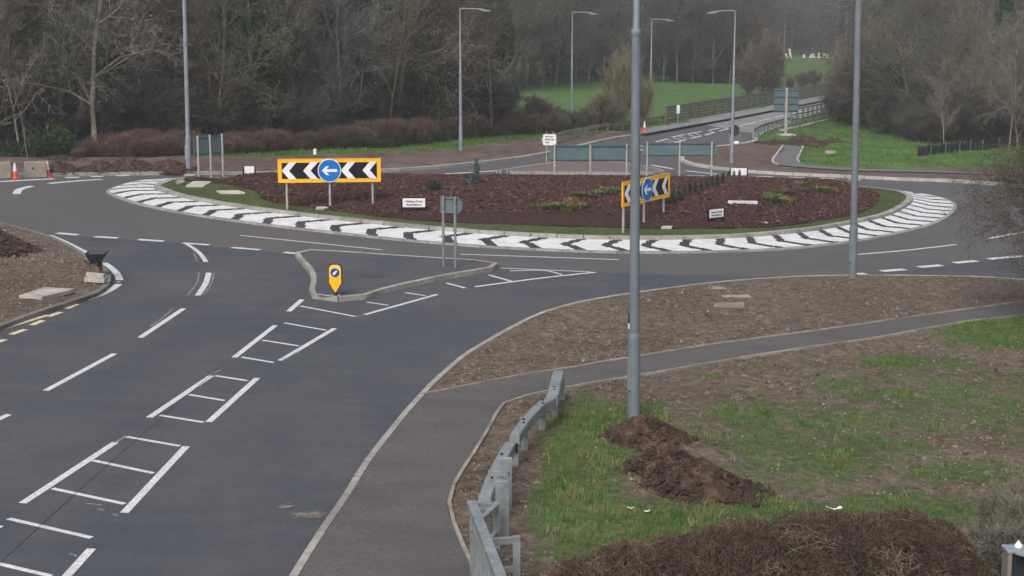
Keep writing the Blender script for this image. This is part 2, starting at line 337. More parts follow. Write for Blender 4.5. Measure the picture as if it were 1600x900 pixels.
# ------------------------------------------------------------------ ground sheets
def zplane(h): return lambda X, Y: -SL*X+h
g = MB(); g.add([(-1500, -30, gz(-1500)-.05), (1500, -30, gz(1500)-.05), (1500, 2500, gz(1500)-.05), (-1500, 2500, gz(-1500)-.05)], [(0, 1, 2, 3)])
structure(g.obj('ground', M_HILL))
road = sheet('road', [(-120, -5), (90, -5), (120, 60), (110, 130), (65, 215), (30, 215), (-120, 130)], zplane(0), M_ROAD, 12, sm=False)
road.name = 'road'
newp = PL([(-500, 330), (0, 352), (75, 364), (89, 366), (184, 373.5), (255, 378.5), (327, 384.5), (406, 392), (461, 398), (512, 398), (620, 405.5), (767, 414.6), (850, 420.5), (930, 425), (1100, 430), (1300, 431), (1330, 429.5), (1414, 422.5), (1471, 415.5), (1526, 409), (1600, 402), (1900, 380)])
newp = smooth(newp)+PL([(2300, 1200)])+[(6, 1), (-6, 1)]+PL([(-900, 1000)])
sheet('approach_road', newp, zplane(.004), M_NEW, 12, sm=False)

def blob(px, py, L):
    v = np.zeros(px.shape)
    for cx, cy, rx, ry, s in L:
        d = np.sqrt(((px-cx)/rx)**2+((py-cy)/ry)**2); v = np.maximum(v, s*np.clip(1.35-d, 0, 1)/.7) if s > 0 else v*(1+s*np.clip(1.4-d, 0, 1))
    return np.clip(v, 0, 1)
LUSH = [(930, 700, 85, 75, 1), (1000, 655, 60, 25, .9), (900, 790, 80, 110, .85), (1000, 835, 160, 50, .9), (1180, 810, 220, 32, .8), (1400, 805, 180, 40, .65), (1600, 520, 130, 32, 1), (1500, 520, 60, 20, .5)]
SPARSE = [(a, b, c, d, e*.88) for a, b, c, d, e in [(1200, 670, 200, 26, .5), (1180, 650, 110, 18, .62), (1400, 620, 120, 14, .62), (1100, 590, 60, 8, .5), (1420, 570, 130, 16, .58), (1250, 740, 160, 30, .56), (1300, 730, 90, 14, .6), (1500, 740, 160, 30, .55), (1540, 660, 120, 20, .55), (1300, 600, 90, 14, .52), (1430, 700, 60, 12, .55), (1350, 655, 70, 10, .6), (1250, 700, 330, 95, .53), (1500, 640, 220, 80, .53), (1200, 580, 200, 20, .3)]]
BARE = [(1080, 720, 130, 62, -.9)]
def coverA(X, Y, Z=None):
    px, py = proj(X, Y, -SL*X+VERGE_H); return np.maximum(blob(px, py, LUSH), blob(px, py, SPARSE)) * (1-.3*np.clip(1.2-np.hypot((px-1080)/130, (py-725)/60), 0, 1))
def zA(X, Y):
    d = np.minimum(pdist(X, Y, kerbA, False), 1); inf = inpoly(X, Y, footway); df = pdist(X, Y, footway)
    b = (.05+.06*nz(X, Y, .5, 3)+.07*nz(X, Y, 2.3, 5, 3))*np.clip(d*1.2, 0, 1)*np.clip(df*2.5, 0, 1)
    return -SL*X+VERGE_H-.012+np.where(inf, -.02, b)
sheet('near_verge', vergeA, zA, M_SOIL, .32, coverA)
sheet('footway', footway, zplane(VERGE_H+.004), M_FOOT, 2, sm=False)
def coverC(X, Y, Z=None): return np.zeros(X.shape)+.12
def zC(X, Y):
    d = pdist(X, Y, kerbC, False); px, py = proj(X, Y, -SL*X+VERGE_H)
    return -SL*X+VERGE_H-.012+(.08+.1*nz(X, Y, .4, 9)+.08*nz(X, Y, 1.7, 15, 3))*np.clip(d*1.0, 0, 1)
sheet('left_verge', vergeC, zC, M_SOIL, .45, coverC)
def hillz(X, Y):
    u = X/np.maximum(Y, 1)
    y0 = np.interp(u, [-.5, -.06, -.02, .0, .138, .148, .235, .26, .32, .6], [100, 104, 150, 195, 200, 430, 430, 150, 122, 100])
    t = np.clip((Y-y0)/160, 0, 1); return 26*t*t*(3-2*t)
def coverE(X, Y, Z=None):
    px, py = proj(X, Y, -SL*X+VERGE_H)
    edge = np.interp(px, [-200, 120, 300, 440, 600, 740, 860, 960, 1100, 1290], [262, 253, 251, 250, 244, 233, 219, 209, 192, 162])
    c = np.clip((edge-py)/9+.35, 0, 1)*np.interp(px, [0, 330, 450, 900, 1000], [.45, .5, .95, .95, 1])
    return c*(1-np.clip(hillz(X, Y)*.6, 0, 1))
def zE(X, Y):
    d = pdist(X, Y, kerbE, False)
    return -SL*X+VERGE_H-.012+hillz(X, Y)+(.12+.14*nz(X, Y, .25, 2, 3))*np.clip(d*.5, 0, 1)
sheet('far_verge_and_field', resample(kerbE, 1.5)+vergeE[len(kerbE):], zE, M_FARG, 1.1, coverE, grade=True)
pathF = smooth(PL([(1172, 221.5), (1222, 228), (1206, 249), (1205, 254), (1213, 258), (1250, 262), (1340, 267.7), (1450, 270), (1550, 273.5), (1700, 282)], VERGE_H), n=3)+PL([(1700, 279), (1550, 271), (1450, 267), (1340, 264.5), (1262, 258), (1247, 254), (1244, 250), (1254, 227), (1225, 224), (1190, 219)], VERGE_H)
def coverF(X, Y, Z=None):
    px, py = proj(X, Y, -SL*X+VERGE_H)
    c = np.where(px < 1232, np.clip((222-py)/6+.3, 0, 1)*.9, np.clip((np.interp(px, [1232, 1300, 1400, 1600], [258, 262, 264, 262])-py)/3+.4, 0, 1))
    return np.clip(c-.5*np.clip(1.3-np.hypot((px-1270)/70, (py-223)/6), 0, 1), 0, 1)*(1-np.clip(hillz(X, Y)*.6, 0, 1))
def zF(X, Y):
    d = pdist(X, Y, kerbF, False); inf = inpoly(X, Y, pathF); df = pdist(X, Y, pathF)
    b = (.14+.16*nz(X, Y, .3, 12, 3))*np.clip(d*.6, 0, 1)*np.clip((df-1.2)*.5, 0, 1)
    return -SL*X+VERGE_H-.012+hillz(X, Y)+np.where(inf, 0, b)
sheet('right_verge_and_field', resample(kerbF, 1.5)+vergeF[len(kerbF):], zF, M_FARG, 1.1, coverF, grade=True)
sheet('far_path', pathF, zplane(VERGE_H+.035), M_FOOT2, 6, sm=False)

# ------------------------------------------------------------------ kerbs, stone by stone
def kerb(name, line, w, h0, h1, m, step=.915, closed=False, stones=True, side=1, gap=.014, slope=0, parent=None, base=lambda x, y: 0):
    pts = resample(line, step, closed); n = len(pts) if closed else len(pts)-1
    root = structure(link(name, None)) if parent is None else parent
    allm = MB(); N = len(pts)
    def nrm(i):
        a = pts[(i-1) % N] if (closed or i > 0) else pts[i]; b = pts[(i+1) % N] if (closed or i < N-1) else pts[i]
        dx, dy = b[0]-a[0], b[1]-a[1]; L = math.hypot(dx, dy) or 1; return (-dy/L*side, dx/L*side)
    for i in range(n):
        a, b = pts[i], pts[(i+1) % N]; na, nb = nrm(i), nrm((i+1) % N); L = math.hypot(b[0]-a[0], b[1]-a[1]) or 1
        t = gap/L; a2 = (a[0]+(b[0]-a[0])*t, a[1]+(b[1]-a[1])*t); b2 = (b[0]-(b[0]-a[0])*t, b[1]-(b[1]-a[1])*t)
        q = [a2, b2, (b2[0]+nb[0]*w, b2[1]+nb[1]*w), (a2[0]+na[0]*w, a2[1]+na[1]*w)]
        if side < 0: q = q[::-1]
        dz = random.uniform(-.004, .004)
        mb = MB() if stones and i < 300 else allm
        mb.slab(q, lambda x, y: gz(x)+h0+base(x, y), lambda x, y: gz(x)+h1+dz+base(x, y))
        if mb is not allm: ko = mb.obj('kerb_stone', m, root); kq = random.uniform(.84, 1.08); ko.color = (kq, kq*random.uniform(.97, 1.01), kq*random.uniform(.94, 1.0), 1)
    if allm.v:
        o = allm.obj('kerb_run', m, root); stuff(o)
    return root
kerb('near_kerb', kerbA, .115, -.03, VERGE_H+.012, M_KERB, side=-1)
kerb('left_kerb', kerbC, .15, -.03, VERGE_H+.02, M_KERBD, side=-1)
kerb('footway_back_edging', footNear, .06, 0, VERGE_H+.035, M_EDGE, side=-1)
kerb('footway_front_edging', footFar, .06, 0, VERGE_H+.03, M_EDGE, side=1)
kerb('far_kerb', kerbE, .3, -.03, VERGE_H+.04, M_KERB, side=1, stones=False)
kerb('right_kerb', kerbF, .3, -.03, VERGE_H+.04, M_KERBL, side=1, stones=False)
kerb('path_edging', PL([(1222, 228), (1206, 249), (1205, 254), (1213, 258)], VERGE_H), .12, 0, VERGE_H+.06, M_KERBL, stones=False)
kerb('path_edging', PL([(1254, 227), (1244, 250), (1247, 254)], VERGE_H), .12, 0, VERGE_H+.06, M_KERBL, stones=False)
kl = PL([(1000, 210), (1056, 200), (1140, 185), (1210, 171.5), (1290, 156), (1350, 145)], VERGE_H); kr = [(a-.6, b+3.4) for a, b in kl]
kl2 = [(a+.35, b-.2) for a, b in kl]
M_DECK = mat('pale_bridge_deck', [(.3, (128, 128, 130)), (.7, (150, 149, 150))], 3, 8, .8, big=[(.3, (110, 110, 112), .6)])
structure(sheet('bridge_footway', kl2[0:1]+kl2[1:]+kr[::-1], zplane(VERGE_H+.10), M_DECK, 6, sm=False))
dk = PL([(1100, 194), (1140, 186), (1210, 172.5), (1290, 157), (1350, 146)])+PL([(1350, 158), (1290, 171), (1235, 186), (1200, 198), (1180, 208), (1150, 205)])
sheet('bridge_deck', dk, zplane(.004), M_DECK, 8, sm=False)
# splitter islands
def inset(poly, d):
    n = len(poly); A = sum(poly[i][0]*poly[(i+1) % n][1]-poly[(i+1) % n][0]*poly[i][1] for i in range(n)); s = 1 if A > 0 else -1; out = []
    for i in range(n):
        a, b = poly[i-1], poly[(i+1) % n]; dx, dy = b[0]-a[0], b[1]-a[1]; L = math.hypot(dx, dy) or 1
        out.append((poly[i][0]-dy/L*d*s, poly[i][1]+dx/L*d*s))
    return out, s
def splitter(name, poly, m, km, stones):
    poly = resample(poly, .5, True); ins, s = inset(poly, .1)
    sheet(name, ins, zplane(.13), m, 3, sm=False)
    kerb(name+'_kerb', poly, .15, -.02, .14, km, side=s, closed=True, stones=stones)
splitter('near_splitter_island', splN, M_NEW, M_KERB, True)
splitter('far_splitter_island', splF, mat('asphalt_reddish', [(.3, (104, 92, 94)), (.7, (120, 108, 108))], 5, 8, .9), M_KERB, False)

# ------------------------------------------------------------------ the roundabout
ISA = np.array(isl)
APW = 2.05
def ish(X, Y):
    """height of the island surface over the ground plane"""
    d = pdist(X, Y, isl[::2]); ins = inpoly(X, Y, isl)
    ap = np.interp(d, [0, .16, APW], [.05, .06, .19])
    t = np.clip((d-APW-.3)/4.2, 0, 1); return np.where(ins, np.where(d < APW, ap, .30+.55*t*t*(3-2*t)), 0)
def ish1(x, y): return float(ish(np.array([x]), np.array([y]))[0])
def PI_(px, py):
    h = .3
    for _ in range(8):
        v = P(px, py, h); h = .5*h+.5*ish1(v.x, v.y)
    return P(px, py, h)
N = len(isl); insA = 1 if sum(isl[i][0]*isl[(i+1) % N][1]-isl[(i+1) % N][0]*isl[i][1] for i in range(N)) > 0 else -1
NORM = []
for i in range(N):
    a, b = isl[(i-3) % N], isl[(i+3) % N]; dx, dy = b[0]-a[0], b[1]-a[1]; L = math.hypot(dx, dy); NORM.append((-dy/L*insA, dx/L*insA))
def ring(d): return [(isl[i][0]+NORM[i][0]*d, isl[i][1]+NORM[i][1]*d) for i in range(N)]
kerb('island_outer_kerb', isl, .16, -.02, .05, M_KERB, closed=True, side=insA)
# block paving of the overrun apron: every block row is real, chevrons laid in black blocks
sarc = np.r_[0, np.cumsum([math.hypot(isl[(i+1) % N][0]-isl[i][0], isl[(i+1) % N][1]-isl[i][1]) for i in range(N)])]
LT = sarc[-1]; IX = np.r_[ISA[:, 0], ISA[0, 0]]; IY = np.r_[ISA[:, 1], ISA[0, 1]]; NX = np.array([n[0] for n in NORM]+[NORM[0][0]]); NY = np.array([n[1] for n in NORM]+[NORM[0][1]])
nb = 8*round(LT/.8); rows = 18; w0 = .17; rw = (APW-.17-w0)/rows; bl = LT/nb
nch = round(LT/1.5); chl = LT/nch
V = []; T = []; MI = []
ref = np.interp(0, [0], [0])
iref = min(range(N), key=lambda i: abs(isl[i][0]-P(407, 336).x)+abs(isl[i][1]-P(407, 340).y)); s0 = sarc[iref]
# direction of travel along the outline: chevron tips point to the left of the picture on the near side
i1 = min(range(N), key=lambda i: isl[i][1]); dirn = 1 if isl[(i1+2) % N][0] > isl[i1][0] else -1
for r in range(rows):
    off = (r % 2)*.5
    d0 = w0+r*rw+.004; d1 = w0+(r+1)*rw-.004; dm = (d0+d1)/2
    frac = abs((r+.5)/rows-.5)*2
    for k in range(nb):
        sa, sb = (k+off)*bl+.005, (k+1+off)*bl-.005; sm_ = (sa+sb)/2 % LT
        ph = (dirn*(sm_-s0)-frac*.62-.13*((r+.5)/rows-.5)) % chl
        black = ph < .42
        c = []
        for s_, d_ in ((sa, d0), (sb, d0), (sb, d1), (sa, d1)):
            s_ = s_ % LT; x = np.interp(s_, sarc, IX)+np.interp(s_, sarc, NX)*d_; y = np.interp(s_, sarc, IY)+np.interp(s_, sarc, NY)*d_
            c.append((x, y, gz(x)+np.interp(d_, [0, .16, APW], [.05, .06, .19])+.012))
        o = len(V); V += c; T.append((o, o+1, o+2, o+3) if insA > 0 else (o+3, o+2, o+1, o)); MI.append(1 if black else 0)
M_BW = mat('apron_blocks_white', [(.3, (218, 219, 221)), (.6, (240, 241, 242))], 2.2, 10, .7, .3, 12, big=[(2.5, (190, 190, 188), .3)])
M_BB = mat('apron_blocks_black', [(.3, (52, 53, 60)), (.7, (70, 71, 78))], 4, 8, .8, .4, 12)
apron = structure(link('apron_paving', None))
stuff(link('paving_blocks', rawmesh('paving_blocks', np.array(V), np.array(T), [M_BW, M_BB], np.array(MI)), apron))
ri = ring(w0-.02); ro = ring(APW-.15)
bed = MB(); nn = len(ri)
bed.add([(x, y, gz(x)+.055) for x, y in ri]+[(x, y, gz(x)+.18) for x, y in ro], [((i, (i+1) % nn, nn+(i+1) % nn, nn+i) if insA > 0 else (nn+i, nn+(i+1) % nn, (i+1) % nn, i)) for i in range(nn)])
bed.obj('mortar_bed', mat('mortar', [(.3, (170, 170, 170)), (.7, (200, 200, 200))], 5), apron)
kin = ring(APW-.15)
kerb('island_inner_kerb', kin, .28, .1, .30, M_KERB, closed=True, side=insA)
tin = ring(APW+.1)
def zI(X, Y): return -SL*X+ish(X, Y)-.01+.03*nz(X, Y, 1.3, 4, 2)
def coverI(X, Y, Z=None): return np.full(X.shape, .8)-.35*np.clip(1-pdist(X, Y, tin[::2])/.8, 0, 1)*.5
structure(sheet('island_turf', resample(tin, .7, True), zI, M_ISG, .6, coverI))
mul = smooth([tuple(PI_(*q)[:2]) for q in [(287, 280.5), (310, 283), (332, 286), (362, 290), (398, 299), (408, 309), (425, 316), (450, 319), (487, 324.5), (525, 330), (600, 339.5), (700, 347.5), (800, 351), (900, 354.5), (1000, 356.5), (1100, 357.5), (1200, 355),
        (1250, 350), (1290, 343), (1330, 336), (1352, 330), (1368, 318), (1373, 311), (1374, 305), (1365, 300), (1340, 295), (1300, 290)]]+
       [tuple(P(a, b, .7)[:2]) for a, b in [(1250, 284.5), (1150, 281.5), (1000, 280), (800, 279), (600, 277.5), (450, 276.5), (400, 276), (350, 277)]]+[tuple(PI_(305, 278.3)[:2])], True, 5)
def zM(X, Y): return -SL*X+ish(X, Y)+.02+np.clip(pdist(X, Y, mul)*.3, 0, .06)+.03*nz(X, Y, 2.2, 8, 2)
structure(sheet('mulch_bed', resample(mul, .5, True), zM, M_MULCH, .45))

# ------------------------------------------------------------------ scattered stuff (one object each, nobody could count them)
def scatter(poly_px_box, n, keep, hfun):
    xs, ys = [], []
    x0, x1, y0, y1 = poly_px_box
    X = rng.uniform(x0, x1, n); Y = rng.uniform(y0, y1, n); k = keep(X, Y); return X[k], Y[k]
def chips(name, X, Y, Z, s0, s1, m, label=None, cat=None, flat=.5, stretch=2.2):
    n = len(X); a = rng.uniform(0, 2*np.pi, n); s = rng.uniform(s0, s1, n)
    base = np.array([(-1, -1, -.4), (1, -1, -.4), (0, 1.1, -.4), (0, 0, 1.0)])
    V = np.zeros((n, 4, 3)); ca, sa = np.cos(a), np.sin(a)
    jit = rng.uniform(.6, 1.4, (n, 4, 3))
    bx = base[None]*jit*s[:, None, None]*np.array([stretch, 1, flat])[None, None]
    tl = rng.uniform(-.5, .5, n)
    bz = bx[:, :, 2]+bx[:, :, 0]*tl[:, None]
    V[:, :, 0] = bx[:, :, 0]*ca[:, None]-bx[:, :, 1]*sa[:, None]+X[:, None]; V[:, :, 1] = bx[:, :, 0]*sa[:, None]+bx[:, :, 1]*ca[:, None]+Y[:, None]; V[:, :, 2] = bz+Z[:, None]
    T = np.array([(0, 1, 3), (1, 2, 3), (2, 0, 3)]); TT = (np.arange(n)[:, None, None]*4+T[None]).reshape(-1, 3)
    o = link(name, rawmesh(name, V.reshape(-1, 3), TT, [m])); stuff(o, label, cat); return o
def blades(name, X, Y, Z, h0, h1, w, m, label, cat, lean=.35, per=3):
    X = np.repeat(X, per)+rng.normal(0, .05, len(X)*per); Y = np.repeat(Y, per)+rng.normal(0, .05, len(Y)*per); Z = np.repeat(Z, per)
    n = len(X); a = rng.uniform(0, 2*np.pi, n); h = rng.uniform(h0, h1, n); ln = rng.uniform(-lean, lean, (n, 2))*h[:, None]
    V = np.zeros((n, 3, 3)); V[:, 0] = np.c_[X-np.cos(a)*w/2, Y-np.sin(a)*w/2, Z]; V[:, 1] = np.c_[X+np.cos(a)*w/2, Y+np.sin(a)*w/2, Z]; V[:, 2] = np.c_[X+ln[:, 0], Y+ln[:, 1], Z+h]
    o = link(name, rawmesh(name, V.reshape(-1, 3), np.arange(n*3).reshape(-1, 3), [m])); stuff(o, label, cat); return o
M_BLADE = mat('grass_blades', [(.3, (46, 74, 34)), (.5, (80, 118, 54)), (.7, (126, 144, 86))], 3.5, 8, .8)
M_BLADF = mat('grass_blades_far', [(.3, (56, 84, 40)), (.5, (80, 112, 52)), (.7, (112, 132, 74))], .6, 8, .8)
def inframe(X, Y, pad=60):
    px, py = proj(X, Y, -SL*X); return (px > -pad) & (px < 1600+pad) & (py > -pad) & (py < 900+pad) & (Y > 3)
def keepA(X, Y, thr):
    k = inframe(X, Y) & inpoly(X, Y, vergeA); k &= ~inpoly(X, Y, footway); X2, Y2 = X[k], Y[k]
    c = coverA(X2, Y2)+.45*nz(X2, Y2, 1.1, 21, 3); kk = np.zeros(X.shape, bool); kk[np.where(k)[0]] = thr(c); return kk
X = rng.uniform(-3, 20, 110000); Y = rng.uniform(15, 46, 110000); k = keepA(X, Y, lambda c: c > .5+.55*rng.random(len(c))); X, Y = X[k], Y[k]
k2 = pdist(X, Y, footway) > .15; X, Y = X[k2], Y[k2]
blades('verge_grass', X, Y, zA(X, Y)-.01, .04, .12, .016, M_BLADE, 'short green grass growing across the near verge', 'grass', per=4)
X = rng.uniform(-3, 20, 130000); Y = rng.uniform(15, 60, 130000); k = keepA(X, Y, lambda c: c < .30+.5*rng.random(len(c))); X, Y = X[k], Y[k]
k2 = (pdist(X, Y, footway) > .08) & (pdist(X, Y, kerbA, False) > .2) & (rng.random(len(X)) < np.clip(22/Y, .2, 1)); X, Y = X[k2], Y[k2]
chips('soil_clods', X, Y, zA(X, Y), .008, .028, M_CLOD, 'loose clods of brown soil over the near verge', 'soil', .9, 1.2)
X = rng.uniform(-22, -9, 16000); Y = rng.uniform(28, 62, 16000); k = inpoly(X, Y, vergeC) & inframe(X, Y); X, Y = X[k], Y[k]; k = pdist(X, Y, kerbC, False) > .2; X, Y = X[k], Y[k]
chips('soil_clods', X, Y, zC(X, Y), .015, .06, M_CLOD, 'loose clods of brown soil over the left verge', 'soil', .9, 1.2)
X = rng.uniform(-25, 25, 90000); Y = rng.uniform(55, 85, 90000); k = inpoly(X, Y, tin) & ~inpoly(X, Y, mul); X, Y = X[k], Y[k]
blades('island_grass', X, Y, zI(X, Y)-.005, .02, .06, .02, mat('turf_blades', [(.3, (58, 72, 38)), (.5, (80, 94, 54)), (.7, (108, 116, 76))], 1.5, 8, .85), 'short mown grass ringing the mulch on the roundabout', 'grass', per=2)
X = rng.uniform(-25, 25, 130000); Y = rng.uniform(55, 85, 130000); k = inpoly(X, Y, mul); X, Y = X[k], Y[k]
chips('mulch_chips', X, Y, zM(X, Y)+.01, .018, .062, M_CHIP, 'reddish brown bark chips spread over the roundabout bed', 'mulch', .6, 1.8)
X = rng.uniform(0, 70, 60000); Y = rng.uniform(75, 160, 60000); k = inpoly(X, Y, vergeF) & inframe(X, Y) & (~inpoly(X, Y, pathF)); X, Y = X[k], Y[k]; k = coverF(X, Y) > .6; X, Y = X[k], Y[k]
blades('right_field_grass', X, Y, zF(X, Y), .08, .25, .04, M_BLADF, 'green grass on the verge below the wood on the right', 'grass', per=3)
X = rng.uniform(-30, 15, 50000); Y = rng.uniform(75, 120, 50000); k = inpoly(X, Y, vergeE) & inframe(X, Y); X, Y = X[k], Y[k]; k = coverE(X, Y)+.3*nz(X, Y, .5, 3, 2) > .5; X, Y = X[k], Y[k]
blades('far_verge_grass', X, Y, zE(X, Y), .06, .2, .04, M_BLADF, 'grass strip in front of the brown thicket', 'grass', per=3)

X = rng.uniform(-1, 12, 14000); Y = rng.uniform(16, 32, 14000); k = keepA(X, Y, lambda c: c > .55+.6*rng.random(len(c))); X, Y = X[k], Y[k]; k2 = (nz(X, Y, 1.6, 33, 2) > .12); X, Y = X[k2], Y[k2]
blades('dry_tufts', X, Y, zA(X, Y)-.01, .07, .19, .014, mat('dry_grass', [(.3, (96, 98, 58)), (.5, (128, 124, 82)), (.7, (164, 156, 116))], 3, 6, .9), 'yellowish longer tufts among the near green grass', 'grass', per=5, lean=.6)
X = rng.uniform(-3, 20, 9000); Y = rng.uniform(15, 60, 9000); k = keepA(X, Y, lambda c: c < .45+.3*rng.random(len(c))); X, Y = X[k], Y[k]; k2 = (pdist(X, Y, footway) > .2) & (pdist(X, Y, kerbA, False) > .3) & (nz(X, Y, .6, 41, 2) > .0); X, Y = X[k2], Y[k2]
chips('large_clods', X, Y, zA(X, Y), .02, .07, M_CLOD, 'larger broken lumps of earth strewn over the near verge', 'soil', .8, 1.3)
X = rng.uniform(-3, 20, 3200); Y = rng.uniform(15, 60, 3200); k = keepA(X, Y, lambda c: c < 9); X, Y = X[k], Y[k]
chips('pale_stones', X, Y, zA(X, Y)+.01, .008, .024, mat('pale_stone', [(.3, (124, 116, 106)), (.7, (172, 164, 154))], 5), 'small pale stones and dead leaves scattered over the near verge', 'stones', .7, 1.4)
# ------------------------------------------------------------------ painted markings (parts of the road)
def stroke(pts, w, m=M_PAINT, sq=False, h=.009, parent=road, name='lane_marking', hh=.003):
    """painted line along photo points, w metres wide"""
    q = PL(pts) if not sq else pts
    if len(q) > 2: q = smooth(q, n=5)
    L, R = [], []
    for i in range(len(q)):
        a = q[max(i-1, 0)]; b = q[min(i+1, len(q)-1)]; dx, dy = b[0]-a[0], b[1]-a[1]; l = math.hypot(dx, dy); nx, ny = -dy/l*w/2, dx/l*w/2
        L.append((q[i][0]+nx, q[i][1]+ny)); R.append((q[i][0]-nx, q[i][1]-ny))
    mb = MB(); n = len(q); v = [(x, y, gz(x)+h) for x, y in L+R]
    mb.add(v, [(i, n+i, n+i+1, i+1) for i in range(n-1)]); return mb.obj(name, m, parent)
for pts, w in [
    ([(366, 559), (430, 509)], .13), ([(437.5, 564), (523, 513.5)], .13), ([(444, 505), (509.5, 516.5)], .1), ([(410, 532), (467, 541)], .1), ([(377.5, 558.5), (427.5, 567)], .1),
    ([(233, 653), (330, 587.5)], .13), ([(326, 660), (402, 591)], .13), ([(336, 587.5), (387, 595.5)], .1), ([(295, 617), (351, 626.5)], .1), ([(250, 649.5), (318, 660.5)], .1),
    ([(35, 787), (180, 692)], .13), ([(194, 802), (291, 698)], .13), ([(198, 683), (281, 697.5)], .1), ([(145, 720), (240, 740)], .1), ([(82, 764), (195, 788)], .1),
    ([(13, 811), (143, 841)], .1), ([(60, 950), (143, 858)], .13), ([(-5, 881), (80, 901)], .1), ([(-150, 905), (0, 822)], .13),
    ([(179, 553), (71, 611)], .13), ([(287, 482.5), (219, 528)], .14), ([(14, 648), (-80, 693)], .13),
    ([(326, 426.5), (322, 442), (309, 462)], .16), ([(290, 380.5), (310, 394), (322, 409.5)], .14),
    ([(472, 468.5), (451, 487)], .14), ([(469, 478.5), (555, 495)], .1), ([(570, 492), (683, 460.5)], .12), ([(573, 472.5), (607, 477.5)], .1), ([(633, 457.5), (664, 462.5)], .1),
    ([(697.5, 442.5), (727, 450.5)], .12), ([(764, 430), (801, 440.5)], .12), ([(742, 448.5), (850, 434.3), (930, 425.8)], .13), ([(782, 419), (922, 425.2)], .1), ([(797, 423.7), (850, 423), (878, 429.5)], .1),
    ([(89, 364.5), (122, 367.3)], .3), ([(147.5, 370), (184, 372.3)], .3), ([(216, 374.5), (255.5, 377.3)], .3), ([(286, 380), (327, 383)], .25), ([(362, 387), (406, 390.7)], .25), ([(444, 394.5), (463, 396.5)], .25),
    ([(375, 368), (597, 390.7)], .12), ([(720, 397.5), (850, 402), (967, 406)], .12), ([(1339, 398), (1420, 391), (1494, 382.3)], .14), ([(1546, 372.7), (1571, 368), (1640, 357)], .16),
    ([(1337, 428.3), (1353, 427.8)], .3), ([(1377, 424), (1414, 421.2)], .3), ([(1436, 417.7), (1471, 414.7)], .3), ([(1491, 411), (1526, 408)], .3), ([(1545, 405), (1600, 400)], .3),
    ([(76, 367.7), (100, 377.5), (125, 390), (147, 400)], .2), ([(162, 411), (170, 416), (178, 422.5), (184, 430), (187, 438)], .2), ([(182, 441), (188, 441)], .1), ([(185.5, 444.5), (173, 453), (155, 461.7), (134, 469)], .2),
    ([(26, 303.5), (31, 296), (50, 291)], .3), ([(76, 287), (120, 283), (160, 280.5)], .3), ([(102, 277.7), (124, 277.1)], .35), ([(142, 276.2), (162, 275.6)], .35), ([(182, 275), (201, 274.4)], .35), ([(0, 284), (85, 279.5)], .3), ([(225, 273.4), (245, 273.2)], .35),
    ([(696, 272), (745, 269), (777, 267)], .25), ([(695, 277), (847, 277.6)], .25), ([(798, 264), (835, 259.6)], .3), ([(810, 264.8), (826, 264)], .25), ([(835, 261.8), (846, 262)], .25), ([(780, 266.4), (791, 265.8)], .25),
    ([(847, 258), (862, 255)], .25), ([(848, 259), (880, 258.6)], .25), ([(862, 255.7), (898, 256)], .25), ([(936, 276.5), (985, 278)], .3), ([(1017, 258), (1051, 264)], .3), ([(1072, 267), (1122, 272.5)], .3), ([(1074, 274.7), (1102, 275.2)], .3),
    ([(1182, 276), (1208, 276.3)], .3), ([(1232, 277), (1257, 277.8)], .3), ([(1280, 278.6), (1304, 279.4)], .3), ([(1325, 280.3), (1345, 281.2)], .3),
    ([(951, 255.5), (985, 262), (1038, 270)], .2), ([(1120, 227.6), (1134, 227)], .25),
    ([(982, 230), (988, 231)], .25), ([(981, 236), (988, 238)], .25), ([(984, 242), (988, 241)], .25), ([(996, 227), (1003, 229)], .25), ([(997, 233), (1003, 235)], .25),
    ([(1142, 199.8), (1150, 198)], .2), ([(1152, 198), (1164, 194.6)], .2), ([(1156, 201), (1172, 196)], .0), ([(1165, 194.7), (1182, 190.6)], .2), ([(1186, 189.5), (1203, 185)], .2), ([(1210, 183.5), (1224, 180.5)], .2), ([(1236, 178), (1252, 174)], .2)]:
    if w: stroke(pts, w)
for a, b in [((1025, 221.8), (1043, 217)), ((1050, 214.5), (1070, 210.2)), ((1075, 209.5), (1096, 205.6)), ((1107, 203.8), (1124, 200.3)), ((1055, 223), (1071, 218.3)), ((1079, 216.6), (1095, 212.8)), ((1101, 211.5), (1116, 207)), ((1124, 204.7), (1138, 201.3))]: stroke([a, b], .2)
for a, b in [((1033, 220), (1048, 223)), ((1041, 217.6), (1055, 221.5)), ((1051, 215), (1065, 219)), ((1060, 212.6), (1074, 217)), ((1075, 210.4), (1088, 214.3)), ((1084, 208.2), (1096, 212)), ((1106, 204.3), (1118, 207.6))]: stroke([a, b], .12)
for pts in [[(311, 426.5), (307, 444), (293, 461)], [(271, 481.5), (253, 498), (235, 510.5)], [(334, 427), (330, 444), (318, 461)], [(303, 396), (308, 409)], [(135, 787), (160, 790)], [(326, 588), (345, 578)], [(181, 692), (196, 682)], [(556, 495), (568, 492)], [(466, 550), (440, 565)], [(108, 865), (120, 870)], [(153, 796), (163, 797.5)], [(176, 803), (184, 807)]]:
    stroke(pts, .05, M_PAINTF, name='marking_trace')
for pts in [[(307, 427), (313, 427)], [(287, 462), (298, 462)], [(265, 482), (276, 482)], [(327, 427), (335, 427)], [(299, 409.5), (327, 410)], [(300, 462), (316, 462.3)]]: stroke(pts, .04, M_PAINTF, name='marking_trace')
stroke([(75, 492.5), (25, 508), (0, 516), (-60, 540)], .13, M_YEL)
for a, b in [((104, 482.5), (120, 475.5)), ((76, 495), (95, 488)), ((49, 508.5), (67.5, 501)), ((17, 523), (40, 515)), ((-10, 537), (8, 531))]: stroke([a, b], .15, M_YEL)
